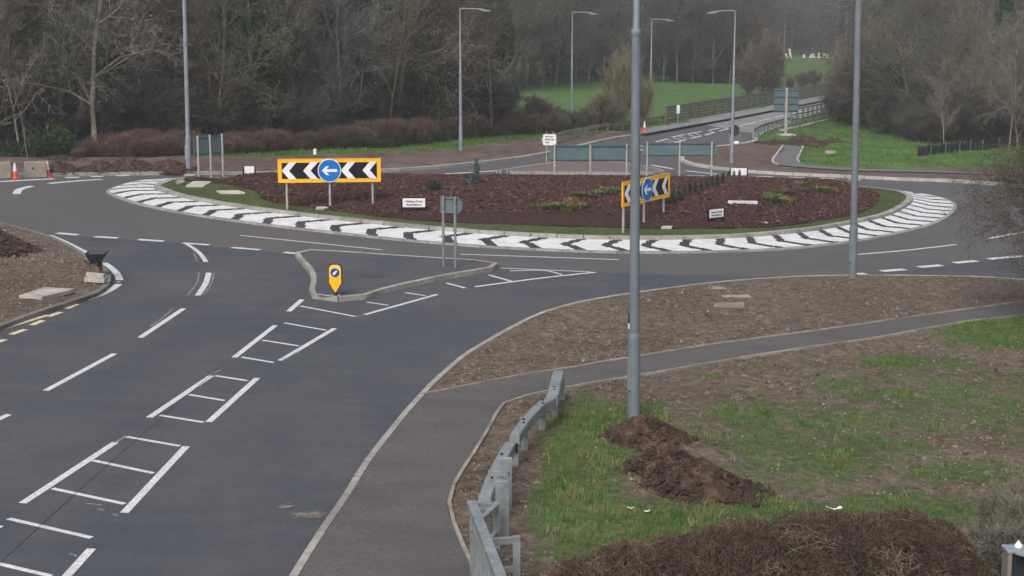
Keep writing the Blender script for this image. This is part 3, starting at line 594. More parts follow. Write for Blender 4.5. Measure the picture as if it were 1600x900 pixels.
# construction joint and faint straw debris on the near lane
stroke([(0, 880), (120, 770), (230, 672), (300, 612), (350, 570)], .018, mat('tar_joint', [(.4, (56, 58, 64)), (.6, (72, 74, 80))], 3), name='tar_joint')
db = MB()
for i in range(46):
    c = P(random.gauss(483, 9), random.gauss(806, 3), .0); a = random.uniform(-.6, .6); l = random.uniform(.05, .2)
    db.bar(c+Vector((-math.cos(a)*l, -math.sin(a)*l, .012)), c+Vector((math.cos(a)*l, math.sin(a)*l, .02)), .005, .004)
for i in range(16):
    c = P(random.gauss(446, 5), random.gauss(793, 2), .0); a = random.uniform(-.6, .6); l = random.uniform(.03, .08)
    db.bar(c+Vector((-math.cos(a)*l, -math.sin(a)*l, .012)), c+Vector((math.cos(a)*l, math.sin(a)*l, .02)), .01, .006)
stuff(db.obj('straw_debris', mat('straw', [(.3, (96, 92, 86)), (.7, (150, 145, 134))], 6)), 'scrap of dry straw lying on the near lane by the kerb', 'debris')

mc = P(584, 431, .13); m_ = MB().slab([(mc.x+.33*math.cos(a), mc.y+.33*math.sin(a)) for a in np.linspace(0, 2*math.pi, 24, endpoint=False).tolist()], lambda x, y: gz(x)+.1, lambda x, y: gz(x)+.138)
tag(m_.obj('manhole_cover', mat('cast_iron', [(.3, (58, 58, 62)), (.7, (76, 76, 80))], 20, 6, .6, .5, 40)), 'round dark manhole cover flush in the near splitter island', 'manhole cover')
# ------------------------------------------------------------------ slabs and covers
def slab_thing(name, quad, h, label, cat, m=M_SLAB, th=.06, isle=False):
    q = [tuple((PI_(*a) if isle else P(a[0], a[1], h))[:2]) for a in quad]
    hf = (lambda x, y: gz(x)+ish1(x, y)) if isle else (lambda x, y: gz(x)+h)
    mb = MB().slab(q, lambda x, y: hf(x, y)-.05, lambda x, y: hf(x, y)+th)
    return tag(mb.obj(name, m, bevel=.01), label, cat)
def isc(a, b, w, d): # small slab centred on an island point
    return [(a-w, b+d), (a+w*.8, b+d), (a+w, b-d), (a-w*.7, b-d)]
slab_thing('access_cover', [(290, 292), (318, 292), (332, 285), (302, 284.5)], 0, 'larger pale rectangular cover in the turf at the left end of the roundabout', 'cover', M_KERBL, .05, True)
slab_thing('access_cover', [(338, 299.5), (345, 303), (383, 302.5), (372, 299)], 0, 'thin pale cover in turf to the right of the larger one', 'cover', M_KERBL, .05, True)
slab_thing('access_cover', [(287, 275), (306, 275), (304, 273.6), (292, 273.6)], 0, 'small pale cover on turf beside the posts of the three-post sign', 'cover', M_KERBL, .06, True)
slab_thing('access_cover', isc(504, 326, 11, 1.2), 0, 'pale flat stone at the foot of the left chevron board', 'stone', M_KERBL, .06, True)
slab_thing('access_cover', isc(1042, 356.3, 9, 1), 0, 'pale flat stone at the foot of the right chevron board', 'stone', M_KERBL, .06, True)
slab_thing('concrete_cover', [(30, 465), (66, 467.5), (117, 454.5), (70, 452)], .2, 'large concrete slab lying on bare soil of the left verge', 'slab')
slab_thing('concrete_plank', [(131, 438), (163, 440), (166, 437), (134, 434.5)], .2, 'nearer of two narrow concrete strips below the wheelbarrow', 'slab', th=.05)
slab_thing('concrete_plank', [(134, 432), (162, 434.2), (165, 431.6), (136, 429.3)], .2, 'farther of two narrow concrete strips below the wheelbarrow', 'slab', th=.08)
slab_thing('concrete_cover', [(1088, 450), (1105, 452), (1136, 450), (1120, 447)], .16, 'flush worn cover nearest the kerb on the near verge', 'slab', M_EDGE, .0)
slab_thing('concrete_cover', [(1127, 462), (1130, 465), (1174, 464.5), (1170, 461)], .16, 'middle of the three concrete slabs sunk in the near verge', 'slab', M_EDGE, .02)
slab_thing('concrete_cover', [(1114, 479), (1164, 480), (1162, 473), (1117, 474)], .16, 'concrete slab farthest from the kerb on the near verge', 'slab', M_EDGE, .02)
slab_thing('concrete_strip', [(1289, 239.5), (1306, 239.5), (1305, 238), (1290, 238)], .25, 'small pale slab lying in the grass right of the far path', 'slab', th=.1)
pl = MB(); a, b = PI_(1139, 321), PI_(1182, 321.5); pl.bar(a+Vector((0, 0, .12)), b+Vector((0, 0, .12)), .16, .13)
tag(pl.obj('pale_plank', M_WHT, bevel=.02), 'pale plank lying on the mulch right of the small name board', 'plank')

# ------------------------------------------------------------------ street lamps
def ngon(n, r, cx=0, cz=0): return [(cx+r*math.cos(2*math.pi*k/n), cz+r*math.sin(2*math.pi*k/n)) for k in range(n)]
def lamp(px, py, H, r, side, label, m, h=VERGE_H, arm=1.25, joint=None, lean=0, toppy=None, base=None, door=None):
    p = P(px, py, h) if base is None else base
    t = thing('street_lamp', label, 'street lamp', p, 0, 'street lamps around the roundabout')
    bh = 1.45*H/8 if joint is None else 1.6
    MB().tube([(0, 0, -.3), (0, 0, bh-.02), (0, 0, bh), (0, 0, bh+.06)], [r*1.22, r*1.22, r*1.2, r], 16).obj('base_section', m, t, True)
    k = joint or H*.55
    col = MB().tube([(0, 0, bh), (0, 0, k)], [r, r*.86], 16); col.obj('column', m, t, True)
    MB().tube([(0, 0, k-.02), (0, 0, k+.02), (0, 0, k+.1), (0, 0, k+.14), (0, 0, H)], [r*.88, r*1.0, r*1.0, r*.62, r*.42], 14).obj('upper_column', m, t, True)
    MB().box((-r*.2*side if side else -r*.9, -r*1.0, bh*.55), (r*.9, .03 if r < .12 else .05, bh*.4)).obj('service_door', m, t)
    if door:
        MB().box((-r*1.0, 0, door), (.03, .05, .18)).obj('black_label', M_BLK, t); MB().box((-r*1.0, 0, door-.16), (.03, .05, .1)).obj('white_label', M_WHT, t)
    if side:
        MB().tube([(0, 0, H-.05), (side*.12, 0, H+.02), (side*arm, 0, H-.02)], [r*.42, .035, .03], 10).obj('bracket_arm', m, t, True)
        ln = MB().prism([(side*arm*.78, H-.05), (side*(arm+.05), H-.12), (side*(arm+.45), H-.14), (side*(arm+.42), H-.09), (side*arm, H+.0), (side*arm*.8, H+.02)][::side], -.11, .11)
        ln.obj('lantern', m, t, bevel=.01)
        MB().box((side*(arm+.15), 0, H-.145), (.34, .16, .02)).obj('lamp_glass', mat('lamp_glass', [(.3, (160, 165, 170)), (.7, (200, 204, 208))], 4, 3, .3), t)
    t.rotation_euler = (0, lean, 0)
    return t
M_P = M_POLE
lamp(990, 652, 12, .098, 0, 'near grey lamp column standing in grass, tallest in the picture', M_P, joint=7.25, lean=-.007, door=1.95)
lamp(1332, 437, 12, .105, 0, 'grey lamp column at the edge of the bare verge right of the roundabout', M_P, joint=10.4, lean=-.017)
lamp(295, 268, 10, .10, 0, 'tall pale grey lamp column left behind the roundabout beside soil heaps', M_POLEL, joint=9.6, lean=.010, door=1.7)
lamp(720, 238, 7.85, .085, 1, 'pale lamp column with right-hand arm in front of the brown thicket', M_POLEL, lean=.0, door=1.3)
lamp(893, 207, 7.95, .085, 1, 'pale lamp column with right-hand arm behind the curved guardrail', M_POLEL, door=1.4)
lamp(1016, 188, 7.7, .085, 1, 'slim pale lamp column with arm at the edge of the green field', M_POLEL, door=1.3)
lamp(1143, 256, 8.25, .085, -1, 'pale lamp column with left-hand arm on the soil by the far path', M_POLEL, arm=1.1, door=1.5)
lamp(789, 184, 3.6, .07, -1, 'short distant lamp with small head beside the field', M_POLEL, arm=.15)
for i, (px, py, H, sd_, lb) in enumerate([(1225, 92, 12.5, -1, 'leftmost distant lamp on the skyline of the right-hand field'), (1307, 92, 15, 1, 'distant lamp with right arm, second from the left beyond the field'), (1321, 93, 13, -1, 'distant lamp with left arm close to the near right column'),
        (1355, 90, 17, 1, 'third distant lamp rising above the wood right of the near column'), (1364, 90, 17, 1, 'fourth distant lamp just right of the third'), (1383, 90, 17, 1, 'rightmost distant lamp above the wood')]):
    if px > 1300: lamp(px, py, H, .16, sd_, lb, M_POLEL, arm=1.6)
    else: lamp(px, py, H, .13, sd_, lb, M_POLEL, arm=.3)

# ------------------------------------------------------------------ signs
def roundel(t, cx, cz, R, y, kind='left'):
    MB().prism(ngon(36, R, cx, cz), y-.012, y, 0).obj('roundel_rim', M_WHT, t)
    d = MB().prism(ngon(36, R*.93, cx, cz), y-.018, y-.012).obj('roundel_disc', M_BLUE, t)
    a = [(-.70, 0), (-.30, .42), (-.02, .42), (-.26, .13), (.72, .13), (.72, -.13), (-.26, -.13), (-.02, -.42), (-.30, -.42)]
    if kind == 'down': c, s = math.cos(rad(45)), math.sin(rad(45)); a = [(x*c-z*s, x*s+z*c) for x, z in a]
    MB().prism([(cx+x*R*.93, cz+z*R*.93) for x, z in a], y-.024, y-.018).obj('arrow', M_WHT, t)
def chevron_board(px, py, yaw, Wd, label, posts, base_h=1.0):
    p = PI_(px, py); t = thing('chevron_sign', label, 'chevron sign', p, yaw, 'chevron boards on the roundabout')
    c, s = math.cos(yaw), math.sin(yaw); Hh = .88; z0 = base_h; x0, x1 = -Wd/2, Wd/2
    for q in posts:
        wx, wy = p.x+q*c, p.y+q*s; zb = gz(wx)+ish1(wx, wy)-p.z
        MB().tube([(q, .08, zb-.2), (q, .08, z0+Hh-.05)], [.045, .045], 12).obj('post', M_POST, t, True)
    MB().box((0, 0, z0+Hh/2), (Wd, .03, Hh)).obj('yellow_backing', M_YSIGN, t, bevel=.004)
    fr = MB()
    for a, b, w, h in [(0, Hh-.012, Wd-.02, .02), (0, .012, Wd-.02, .02)]: fr.box((a, -.02, z0+b), (w, .012, h))
    for a in (x0+.012, x1-.012): fr.box((a, -.02, z0+Hh/2), (.02, .012, Hh-.05))
    fr.obj('edge_trim', M_YSIGN, t)
    m = .145; bw, bh = Wd-2*m, Hh-2*m
    MB().box((0, -.018, z0+Hh/2), (bw, .01, bh)).obj('black_panel', M_BLK, t)
    zc = z0+Hh/2; hh = bh/2+.018; tk = .27
    for f in (0.0, .225, .62, .848):
        xl = x0+m+f*bw; w = .27
        xr = min(xl+w+tk, x1-m)
        o = [(xl, zc), (xl+w, zc+hh), (xr, zc+hh), (xl+tk, zc), (xr, zc-hh), (xl+w, zc-hh)]
        MB().prism(o, -.030, -.0235).obj('white_chevron', M_WHT, t)
    roundel(t, .0, z0+Hh/2, .43, -.035)
    return t
chevron_board(516, 326, rad(6), 3.78, 'long yellow chevron board on three posts at left, blue arrow disc in the middle', (-1.58, 0, 1.58), .98)
chevron_board(1009, 351, rad(58.5), 3.75, 'steeply angled yellow chevron board partly behind the near lamp column', (-1.6, 0, 1.6), .82)

def text_mesh(txt, size, name, m, parent, x, z, y):
    cu = bpy.data.curves.new(name, 'FONT'); cu.body = txt; cu.size = size; cu.align_x = 'CENTER'; cu.align_y = 'CENTER'; cu.extrude = .002; cu.offset = size*.02; cu.resolution_u = 3
    o = bpy.data.objects.new('tmp', cu); COL.objects.link(o); dg = bpy.context.evaluated_depsgraph_get(); dg.update()
    me = bpy.data.meshes.new_from_object(o.evaluated_get(dg)); COL.objects.unlink(o); bpy.data.objects.remove(o); me.materials.clear(); me.materials.append(m)
    q = link(name, me, parent); q.rotation_euler = (rad(90), 0, 0); q.location = (x, y, z); return q
def name_board(px, py, w, h, z0, yaw, label, txt=True, face='white'):
    p = PI_(px, py) if ish1(*P(px, py, .3)[:2]) > 0 else P(px, py, 0)
    t = thing('name_board', label, 'name board', p, yaw, 'street name boards on the roundabout')
    for s in (-1, 1): MB().box((s*(w/2+.02), .03, (z0+h)/2-.1), (.06, .06, z0+h+.2)).obj('post', M_BLK, t)
    MB().box((0, .0, z0+h/2), (w, .025, h)).obj('plate', M_WHT, t, bevel=.004)
    MB().box((0, .035, z0-.02), (w, .03, .035)).obj('bottom_rail', M_BLK, t)
    if txt:
        text_mesh('Walton Drive', h*.34, 'lettering', M_BLK, t, 0, z0+h*.66, -.016); text_mesh('Roundabout', h*.34, 'lettering', M_BLK, t, 0, z0+h*.30, -.016)
    return t
name_board(647, 334, .82, .32, .24, rad(2), 'white name board on black posts in the mulch left of centre')
name_board(1119, 349, .72, .30, .22, rad(38), 'white name board turned aside in the mulch beside the angled chevron board')
name_board(1154, 279.5, .82, .36, .18, rad(178), 'blank white back of a name board at the rear ridge of the mulch', False)
name_board(390, 275.5, .5, .34, .12, rad(175), 'small blank white board at the far left rear of the mulch', False)

def back_panel(name, px, py, yaw, Wd, Hh, z0, posts, label, m=M_BACK, rails=2, isle=True, arrow=False, pr=.045, mp=M_POST, over=.06, h=0):
    p = PI_(px, py) if isle else P(px, py, h)
    t = thing(name, label, 'road sign', p, yaw)
    c, s = math.cos(yaw), math.sin(yaw)
    for q in posts:
        wx, wy = p.x+q*c, p.y+q*s; zb = gz(wx)-gz(p.x)
        MB().tube([(q, -.08, zb-.25), (q, -.08, z0+Hh+over)], [pr, pr], 12).obj('post', mp, t, True)
    if arrow: o = [(-Wd/2, z0), (-Wd/2, z0+Hh), (Wd*.3, z0+Hh), (Wd/2, z0+Hh*.68), (Wd/2, z0+Hh*.32), (Wd*.3, z0)]
    else: o = [(-Wd/2, z0), (-Wd/2, z0+Hh), (Wd/2, z0+Hh), (Wd/2, z0)]
    MB().prism(o, -.01, .015).obj('panel', m, t)
    for k in range(rails):
        zz = z0+Hh*(.07+.86*k/max(1, rails-1)); MB().box((0, -.03, zz), (Wd*(.72 if arrow else .98), .03, .045)).obj('rail', M_BACKG if m is M_BACKG else mat('rail_dark', [(.3, (52, 72, 80)), (.7, (62, 84, 92))], 4), t)
    return t
back_panel('direction_sign', 922, 281.5, rad(2), 3.72, .74, .88, (-1.65, 0, 1.68), 'left of the two long blue-grey sign backs behind the mulch bed', pr=.05)
back_panel('direction_sign', 1061, 279.5, rad(0), 3.65, .66, 1.12, (-1.6, .0, 1.58), 'right of the two long blue-grey sign backs behind the mulch bed', pr=.05)
back_panel('direction_sign', 328, 276.5, rad(55), 1.85, .85, 1.0, (-.75, 0, .75), 'angled blue-grey sign back on three pale posts at the left end of the roundabout', pr=.05)
back_panel('direction_sign', 706, 417, rad(-28), .76, .50, 1.62, (-.24, .17), 'small arrow-shaped grey sign back on two posts on the near splitter island', m=M_BACKG, isle=False, arrow=True, pr=.04, mp=M_GALV, over=.03, h=.13)
t = back_panel('direction_sign', 1227, 211, rad(5), 1.72, 1.62, 1.55, (0,), 'square blue-grey sign back on one thick post beside the far guardrail', isle=False, rails=4, pr=.11, h=VERGE_H+.15)
MB().box((0, -.08, .03), (1.2, .9, .12)).obj('concrete_base', M_KERBL, t)
# round sign seen from behind in a frame
p = P(1147, 225, .15); t = thing('round_sign', 'round dark sign back in a thin metal frame beside the far lamp column', 'road sign', p)
for s in (-1, 1): MB().tube([(s*.32, 0, -.1), (s*.32, 0, 1.55)], [.025, .025], 8).obj('frame_post', M_GALV, t)
MB().prism(ngon(28, .36, 0, .85), -.02, .02).obj('disc', M_DARK, t)
MB().bar((-.32, 0, .5), (.32, 0, .5), .03, .03).bar((-.32, 0, 1.2), (.32, 0, 1.2), .03, .03).obj('cross_bar', M_GALV, t)
sb = MB(); bag = thing('sandbag', 'white sandbag holding down the framed round sign', 'sandbag', P(1150, 226, .15))
me = bpy.data.meshes.new('bag'); import bmesh
bm = bmesh.new(); bmesh.ops.create_icosphere(bm, subdivisions=3, radius=1)
for v in bm.verts: v.co = Vector((v.co.x*.22, v.co.y*.16, v.co.z*.13+.1+.02*noise.noise(v.co*3)))
bm.to_mesh(me); bm.free(); me.materials.append(M_WHT); link('sack', me, bag)
# white chevron-pointed local direction sign
p = P(858, 258, 0); t = thing('flag_sign', 'small white pointed direction sign with three lines of black lettering on thin posts', 'road sign', p, rad(-12))
for q in (-.15, .2): MB().tube([(q, .05, -.2), (q, .05, 1.75)], [.03, .03], 8).obj('post', M_POST, t)
MB().prism([(-.42, 1.33), (-.30, 1.05), (.36, 1.05), (.36, 1.62), (-.30, 1.62)], -.02, .02).obj('plate', M_WHT, t)
for zz, x0, words in ((1.49, -.22, (.2, .22)), (1.34, -.22, (.3, .18)), (1.19, -.22, (.24,))):
    mb = MB(); x = x0
    for w_ in words:
        k = 0
        while k < w_-.02: mb.box((x+k+.015, -.026, zz+random.choice((0, .008))), (.022, .008, .06+random.choice((0, .016)))); k += .034
        x += w_+.03
    mb.obj('lettering', M_BLK, t)
MB().prism([(-.40, 1.33), (-.32, 1.14), (-.30, 1.14), (-.37, 1.33), (-.30, 1.54), (-.32, 1.54)], -.028, -.021).obj('arrow_mark', M_BLK, t)

# keep-left bollard
p = P(524.5, 461.5, .13); t = thing('keep_left_bollard', 'yellow shield-shaped keep-left bollard on the near splitter island', 'bollard', p, rad(-4))
out = [(0, .06), (.165, .34), (.165, .72), (.14, .80), (.07, .83), (-.07, .83), (-.14, .80), (-.165, .72), (-.165, .34)]
MB().prism([(x*1.12, (z-.45)*1.05+.45) for x, z in out], -.02, .05).obj('black_surround', mat('rubber_black', [(.3, (34, 26, 18)), (.7, (44, 34, 24))], 4), t, bevel=.01)
MB().prism(out, -.035, -.02).obj('yellow_face', M_YSIGN, t, bevel=.008)
MB().prism([(.14, .49), (.14, .72), (.12, .78), (.06, .81), (-.06, .81), (-.12, .78), (-.14, .72), (-.14, .49)], -.040, -.036).obj('pale_panel', mat('pale_yellow', [(.3, (226, 196, 120)), (.7, (236, 208, 138))], 3), t)
MB().prism(ngon(28, .118, 0, .62), -.045, -.040).obj('blue_disc', mat('deep_blue', [(.3, (24, 62, 128)), (.7, (32, 74, 146))], 3), t)
a = [(-.70, 0), (-.28, .40), (-.10, .22), (.62, .22), (.62, -.22), (-.10, -.22), (-.28, -.40)]; c45 = math.cos(rad(45))
MB().prism([((x*c45-z*c45)*.115, .62+(x*c45+z*c45)*.115) for x, z in a], -.050, -.045).obj('arrow', M_WHT, t)
MB().tube([(0, 0, -.05), (0, 0, .12)], [.045, .035], 10).obj('spigot', M_DARK, t)
for s in (-1, 1): MB().box((s*.09, 0, .012), (.07, .1, .03)).obj('fixing_lug', M_GALV, t)

# ------------------------------------------------------------------ cones, blocks, marker posts
def cone(px, py, s, label, h=0, grp='traffic cones', wt=.0):
    t = thing('traffic_cone', label, 'traffic cone', P(px, py, h), random.uniform(0, 1), grp)
    MB().box((0, 0, .02), (.44*s, .44*s, .04)).obj('base', M_ORANGE, t)
    def rr(z): return (.17-(.17-.035)*z)*s
    H = .95*s
    MB().tube([(0, 0, .04), (0, 0, H*.44)], [rr(0), rr(.44)], 16).obj('cone_body', M_ORANGE, t, True)
    MB().tube([(0, 0, H*.44), (0, 0, H*.92)], [rr(.44)*1.03, rr(.92)*1.03], 16).obj('white_sleeve', M_WHT, t, True)
    MB().tube([(0, 0, H*.92), (0, 0, H)], [rr(.92), rr(1)], 16).obj('tip', M_ORANGE, t, True)
    return t
cone(24, 279, .76, 'orange and white cone beside the leftmost concrete block'); cone(75, 276.5, .76, 'orange and white cone at the right corner of the second concrete block')
cone(999, 209.5, .85, 'left cone of the pair by the far road edge', .1); cone(1007, 207, .85, 'right cone of the pair by the far road edge', .1)
def block(px, py, w, d, h, yaw, label):
    t = thing('concrete_block', label, 'concrete block', P(px, py, 0), yaw, 'concrete blocks closing the left exit')
    MB().box((0, d/2, h/2), (w, d, h)).obj('block', M_CONC, t, bevel=.02); MB().tube([(-w*.12, -.005, h*.62), (-w*.12, .05, h*.62)], [.05, .05], 10).obj('lifting_hole', M_DARK, t)
    MB().box((w*.25, d/2, h+.012), (w*.3, d*.4, .03)).obj('cast_recess_lip', M_CONC, t)
block(-4, 279.5, 1.15, .8, .68, rad(18), 'weathered concrete block cut by the left edge of the frame'); block(56, 277.5, .92, .75, .66, rad(15), 'weathered concrete block between the two orange cones')
def marker(px, py, hgt, label, w=.1, h=.0):
    t = thing('marker_post', label, 'marker post', P(px, py, h)); MB().box((0, 0, hgt/2), (w, w*.6, hgt)).obj('post', M_WHT, t, bevel=.01); MB().box((.02, 0, hgt+.02), (w*.7, w*.5, .05)).obj('cap', M_WHT, t)
marker(492, 244.5, .36, 'short white post on the grass behind the left chevron board', .16, .15); marker(936, 282.5, .2, 'tiny white post at the rear edge of the mulch', .14, .3)

# ------------------------------------------------------------------ wheelbarrow on the left verge corner
p = P(151, 427.5, .18); t = thing('wheelbarrow', 'dark grey wheelbarrow standing on its legs at the corner of the left verge', 'wheelbarrow', p, rad(4)); t.scale = (.82, .72, .95)
tub = MB(); top = [(-.30, -.30), (.32, -.30), (.36, .45), (-.34, .45)]; bot = [(-.17, -.12), (.18, -.12), (.15, .28), (-.15, .28)]
v = [(x, y, .60+(.02 if y > 0 else 0)) for x, y in top]+[(x, y, .33) for x, y in bot]+[(x*.93, y*.93, .60) for x, y in top]+[(x*.92, y*.92, .35) for x, y in bot]
f = [(0, 1, 5, 4), (1, 2, 6, 5), (2, 3, 7, 6), (3, 0, 4, 7), (4, 5, 6, 7), (8, 12, 13, 9), (9, 13, 14, 10), (10, 14, 15, 11), (11, 15, 12, 8), (12, 15, 14, 13), (0, 8, 9, 1), (1, 9, 10, 2), (2, 10, 11, 3), (3, 11, 8, 0)]
tub.add(v, f); tub.obj('tub', M_DARK, t); MB().tube([(x, y, .61) for x, y in top+top[:1]], [.014]*5, 6).obj('rim', M_DARK, t)
for s in (-1, 1):
    MB().tube([(s*.20, -.15, .34), (s*.22, -.18, .0), (s*.20, .02, .0), (s*.18, .1, .32)], [.014]*4, 6).obj('leg', M_DARK, t)
    MB().tube([(s*.27, -.75, .50), (s*.22, -.3, .34), (s*.10, .3, .28), (s*.05, .58, .18)], [.015]*4, 6).obj('handle', M_DARK, t)
wh = MB().tube([(-.04, .62, .18), (.04, .62, .18)], [.18, .18], 18).obj('wheel', M_BLK, t); MB().tube([(-.045, .62, .18), (.045, .62, .18)], [.09, .09], 14).obj('hub', M_ORANGE, wh)
MB().box((.02, .1, .1), (.16, .18, .18)).obj('brown_sack', mat('sack', [(.3, (112, 92, 78)), (.7, (136, 114, 98))], 6), t, bevel=.03)

# ------------------------------------------------------------------ near guardrail (open box beam) and mesh fence
gp = [P(a, b, .72) for a, b in [(873, 579), (867, 600), (862, 619), (848, 627), (826, 648), (804, 678), (784, 712), (769, 742), (757, 776)]]
gp2 = smooth([(v.x, v.y) for v in gp], n=3)
gr = thing('guardrail', 'grey steel box-beam guardrail curving beside the footway', 'guardrail', (0, 0, 0))
RH = .72
def rail_part(pts, name, w=.2, hgt=.2, z=RH):
    mb = MB(); n = len(pts); L = []
    for i in range(n):
        a = pts[max(i-1, 0)]; b = pts[min(i+1, n-1)]; dx, dy = b[0]-a[0], b[1]-a[1]; l = math.hypot(dx, dy); nx, ny = -dy/l*w/2, dx/l*w/2; x, y = pts[i]; g0 = gz(x)
        L += [(x-nx, y-ny, g0+z-hgt), (x+nx, y+ny, g0+z-hgt), (x+nx*1.0, y+ny*1.0, g0+z-.02), (x+nx*.85, y+ny*.85, g0+z), (x-nx*.85, y-ny*.85, g0+z), (x-nx, y-ny, g0+z-.02)]
    k = 6; F_ = [tuple(range(k-1, -1, -1)), tuple((n-1)*k+j for j in range(k))]
    for i in range(n-1):
        for j in range(k): F_.append((i*k+j, i*k+(j+1) % k, (i+1)*k+(j+1) % k, (i+1)*k+j))
    mb.add(L, F_); return mb.obj(name, M_GALV, gr)
rail_part(gp2[:7], 'beam', .22, .2); rail_part(gp2[6:16], 'beam', .17, .17, RH-.01); rail_part(gp2[16:], 'beam', .19, .18, RH-.02)
def PT(px, py, h): v = P(px, py, h); return (v.x, v.y, v.z)
for (px, py) in [(874, 594), (863, 622), (843, 638), (815, 668), (800, 693)]:
    v = P(px, py, RH-.18); MB().box((v.x+.05, v.y+.03, gz(v.x)+(RH-.15)/2), (.12, .1, RH-.15)).obj('post', M_GALV, gr)
    MB().box((v.x, v.y, gz(v.x)+RH-.27), (.2, .14, .1)).obj('bracket', M_GALV, gr)
for i in (4, 9, 13, 18, 21):
    x, y = gp2[min(i, len(gp2)-1)]
    for k in (-.12, .12): MB().tube([(x, y+k, gz(x)+RH-.03), (x, y+k, gz(x)+RH+.012)], [.022, .022], 8).obj('bolt', M_DARK, gr)
v = P(803, 690, RH); MB().box((v.x, v.y, v.z-.11), (.13, .04, .15)).obj('end_socket', M_BLK, gr)
tm = thing('timber_posts', 'pair of broad grey boards standing behind the near end of the guardrail', 'posts', P(785, 850, VERGE_H))
b0 = P(785, 850, VERGE_H)
for (px, pyb, hgt, w) in [(785, 853, .98, .2), (797, 765, .0, .2)]:
    if hgt: q = P(px, pyb, VERGE_H)-b0; MB().box((q.x, q.y, hgt/2-.05), (w, .07, hgt+.1)).obj('board', M_GALV, tm, bevel=.01)
q = P(789, 800, VERGE_H)-b0; MB().box((q.x, q.y, .42), (.22, .08, .9)).obj('board', M_GALV, tm, bevel=.01)
q = P(779, 818, VERGE_H)-b0; MB().box((q.x, q.y, .40), (.16, .07, .86)).obj('board', M_GALV, tm, bevel=.01)
q = P(785, 820, VERGE_H)-b0; MB().bar((q.x-.2, q.y+.1, .78), (q.x+.1, q.y-.02, .80), .06, .08).obj('cross_arm', M_GALV, tm)
# mesh panel
HP = 1.12
A = P(737, 783, HP); B = P(789, 915, HP); B = A+(B-A)*1.35
mf = thing('mesh_fence', 'grey mesh fence panel with flat top rail at the lower edge of the frame', 'fence', (A.x, A.y, gz(A.x)))
o0 = Vector((A.x, A.y, gz(A.x))); d = Vector((B.x-A.x, B.y-A.y, 0)); Lp = d.length; du = d.normalized(); nrm_ = Vector((du.y, -du.x, 0))
def loc(s, z, off=0): return du*s+nrm_*off+Vector((0, 0, z-SL*du.x*s))
MB().bar(loc(-.03, HP-.03), loc(Lp, HP-.03), .13, .06).obj('top_rail', M_GALV, mf)
MB().bar(loc(0, .12), loc(Lp, .12), .05, .05).obj('bottom_rail', M_GALV, mf)
for s in (0.03, Lp*.5, Lp-.03): MB().bar(loc(s, -.1), loc(s, HP-.06), .06, .06).obj('fence_post', M_GALV, mf)
for k in range(13): MB().bar(loc(.02, .18+k*.07, -.01), loc(Lp, .18+k*.07, -.01), .014, .026).obj('mesh_wire', M_GALV, mf)
wr = MB(); s = .06
while s < Lp: wr.bar(loc(s, .12), loc(s, HP-.06), .012, .012); s += .07
stuff(wr.obj('vertical_wires', M_GALV, mf))
for (px, py, hh) in [(776, 862, .82), (807, 925, .85)]:
    q = P(px, py, VERGE_H); q0 = q-o0; MB().box((q0.x, q0.y, hh/2), (.1, .09, hh)).obj('support_post', M_GALV, mf)
    # arm from the panel to the support
    s = max(.1, q0.dot(du)); a = loc(s, hh-.05); MB().bar(a, (q0.x, q0.y, hh-.05+SL*0), .08, .08).obj('support_arm', M_GALV, mf)
    MB().bar(loc(s, hh-.45), (q0.x, q0.y, hh-.45), .07, .07).obj('support_arm', M_GALV, mf)
MB().bar(loc(-.02, HP-.05), loc(.02, HP-.05, -.28), .1, .05).obj('corner_plate', M_GALV, mf)

# ------------------------------------------------------------------ far guardrails and bridge parapets
def far_rail(name, line, label, hgt=.62, step=2.4, bh=.2, m=M_GRAIN, cat='guardrail'):
    pts = resample(PL(line, .1), step); t = thing(name, label, cat)
    mb = MB()
    for i in range(len(pts)-1):
        a = Vector((*pts[i], gz(pts[i][0])+hgt-bh/2)); b = Vector((*pts[i+1], gz(pts[i+1][0])+hgt-bh/2)); mb.bar(a, b, .1, bh)
    mb.obj('beam', m, t)
    for x, y in pts: MB().box((x+.05, y+.08, gz(x)+hgt/2-.1), (.13, .13, hgt)).obj('post', M_KERBD if m is not M_GALV else M_GALV, t)
    return t
far_rail('guardrail', [(868, 227), (880, 222), (907, 215.5), (950, 207.5), (987, 202), (1037, 194)], 'weathered guardrail curving beside the far verge below the field', m=mat('rail_mossy', [(.3, (110, 110, 98)), (.7, (140, 142, 128))], 2), hgt=.75)
far_rail('guardrail', [(1176, 218), (1184, 213), (1192, 209), (1204, 205), (1222, 200), (1238, 197)], 'pale guardrail with close posts at the right of the far road', hgt=.8, step=1.6, m=M_GALV)
def parapet(line, label, hgt, rails, m, step=2.0, cat='fence', rh=.11, base=.1, skip=.12):
    pts = resample(PL(line, .1), step); t = thing('bridge_parapet', label, cat)
    for k in range(rails):
        mb = MB(); z = skip+(hgt-skip)*k/(rails-1)
        for i in range(len(pts)-1): mb.bar((*pts[i], gz(pts[i][0])+base+z), (*pts[i+1], gz(pts[i+1][0])+base+z), .06, rh if k < rails-1 else rh*1.3)
        mb.obj('rail', m, t)
    for x, y in pts: MB().box((x, y+.09, gz(x)+base+hgt/2), (.13, .13, hgt+.05)).obj('post', m, t)
    return t
M_PAR = mat('parapet_timber', [(.3, (98, 92, 86)), (.7, (128, 120, 112))], 2)
parapet([(1040, 195), (1080, 187.5), (1140, 177), (1210, 164), (1290, 149.5), (1330, 143)], 'long railed bridge parapet along the left of the far road', 1.25, 6, M_PAR, 2.4, rh=.15)
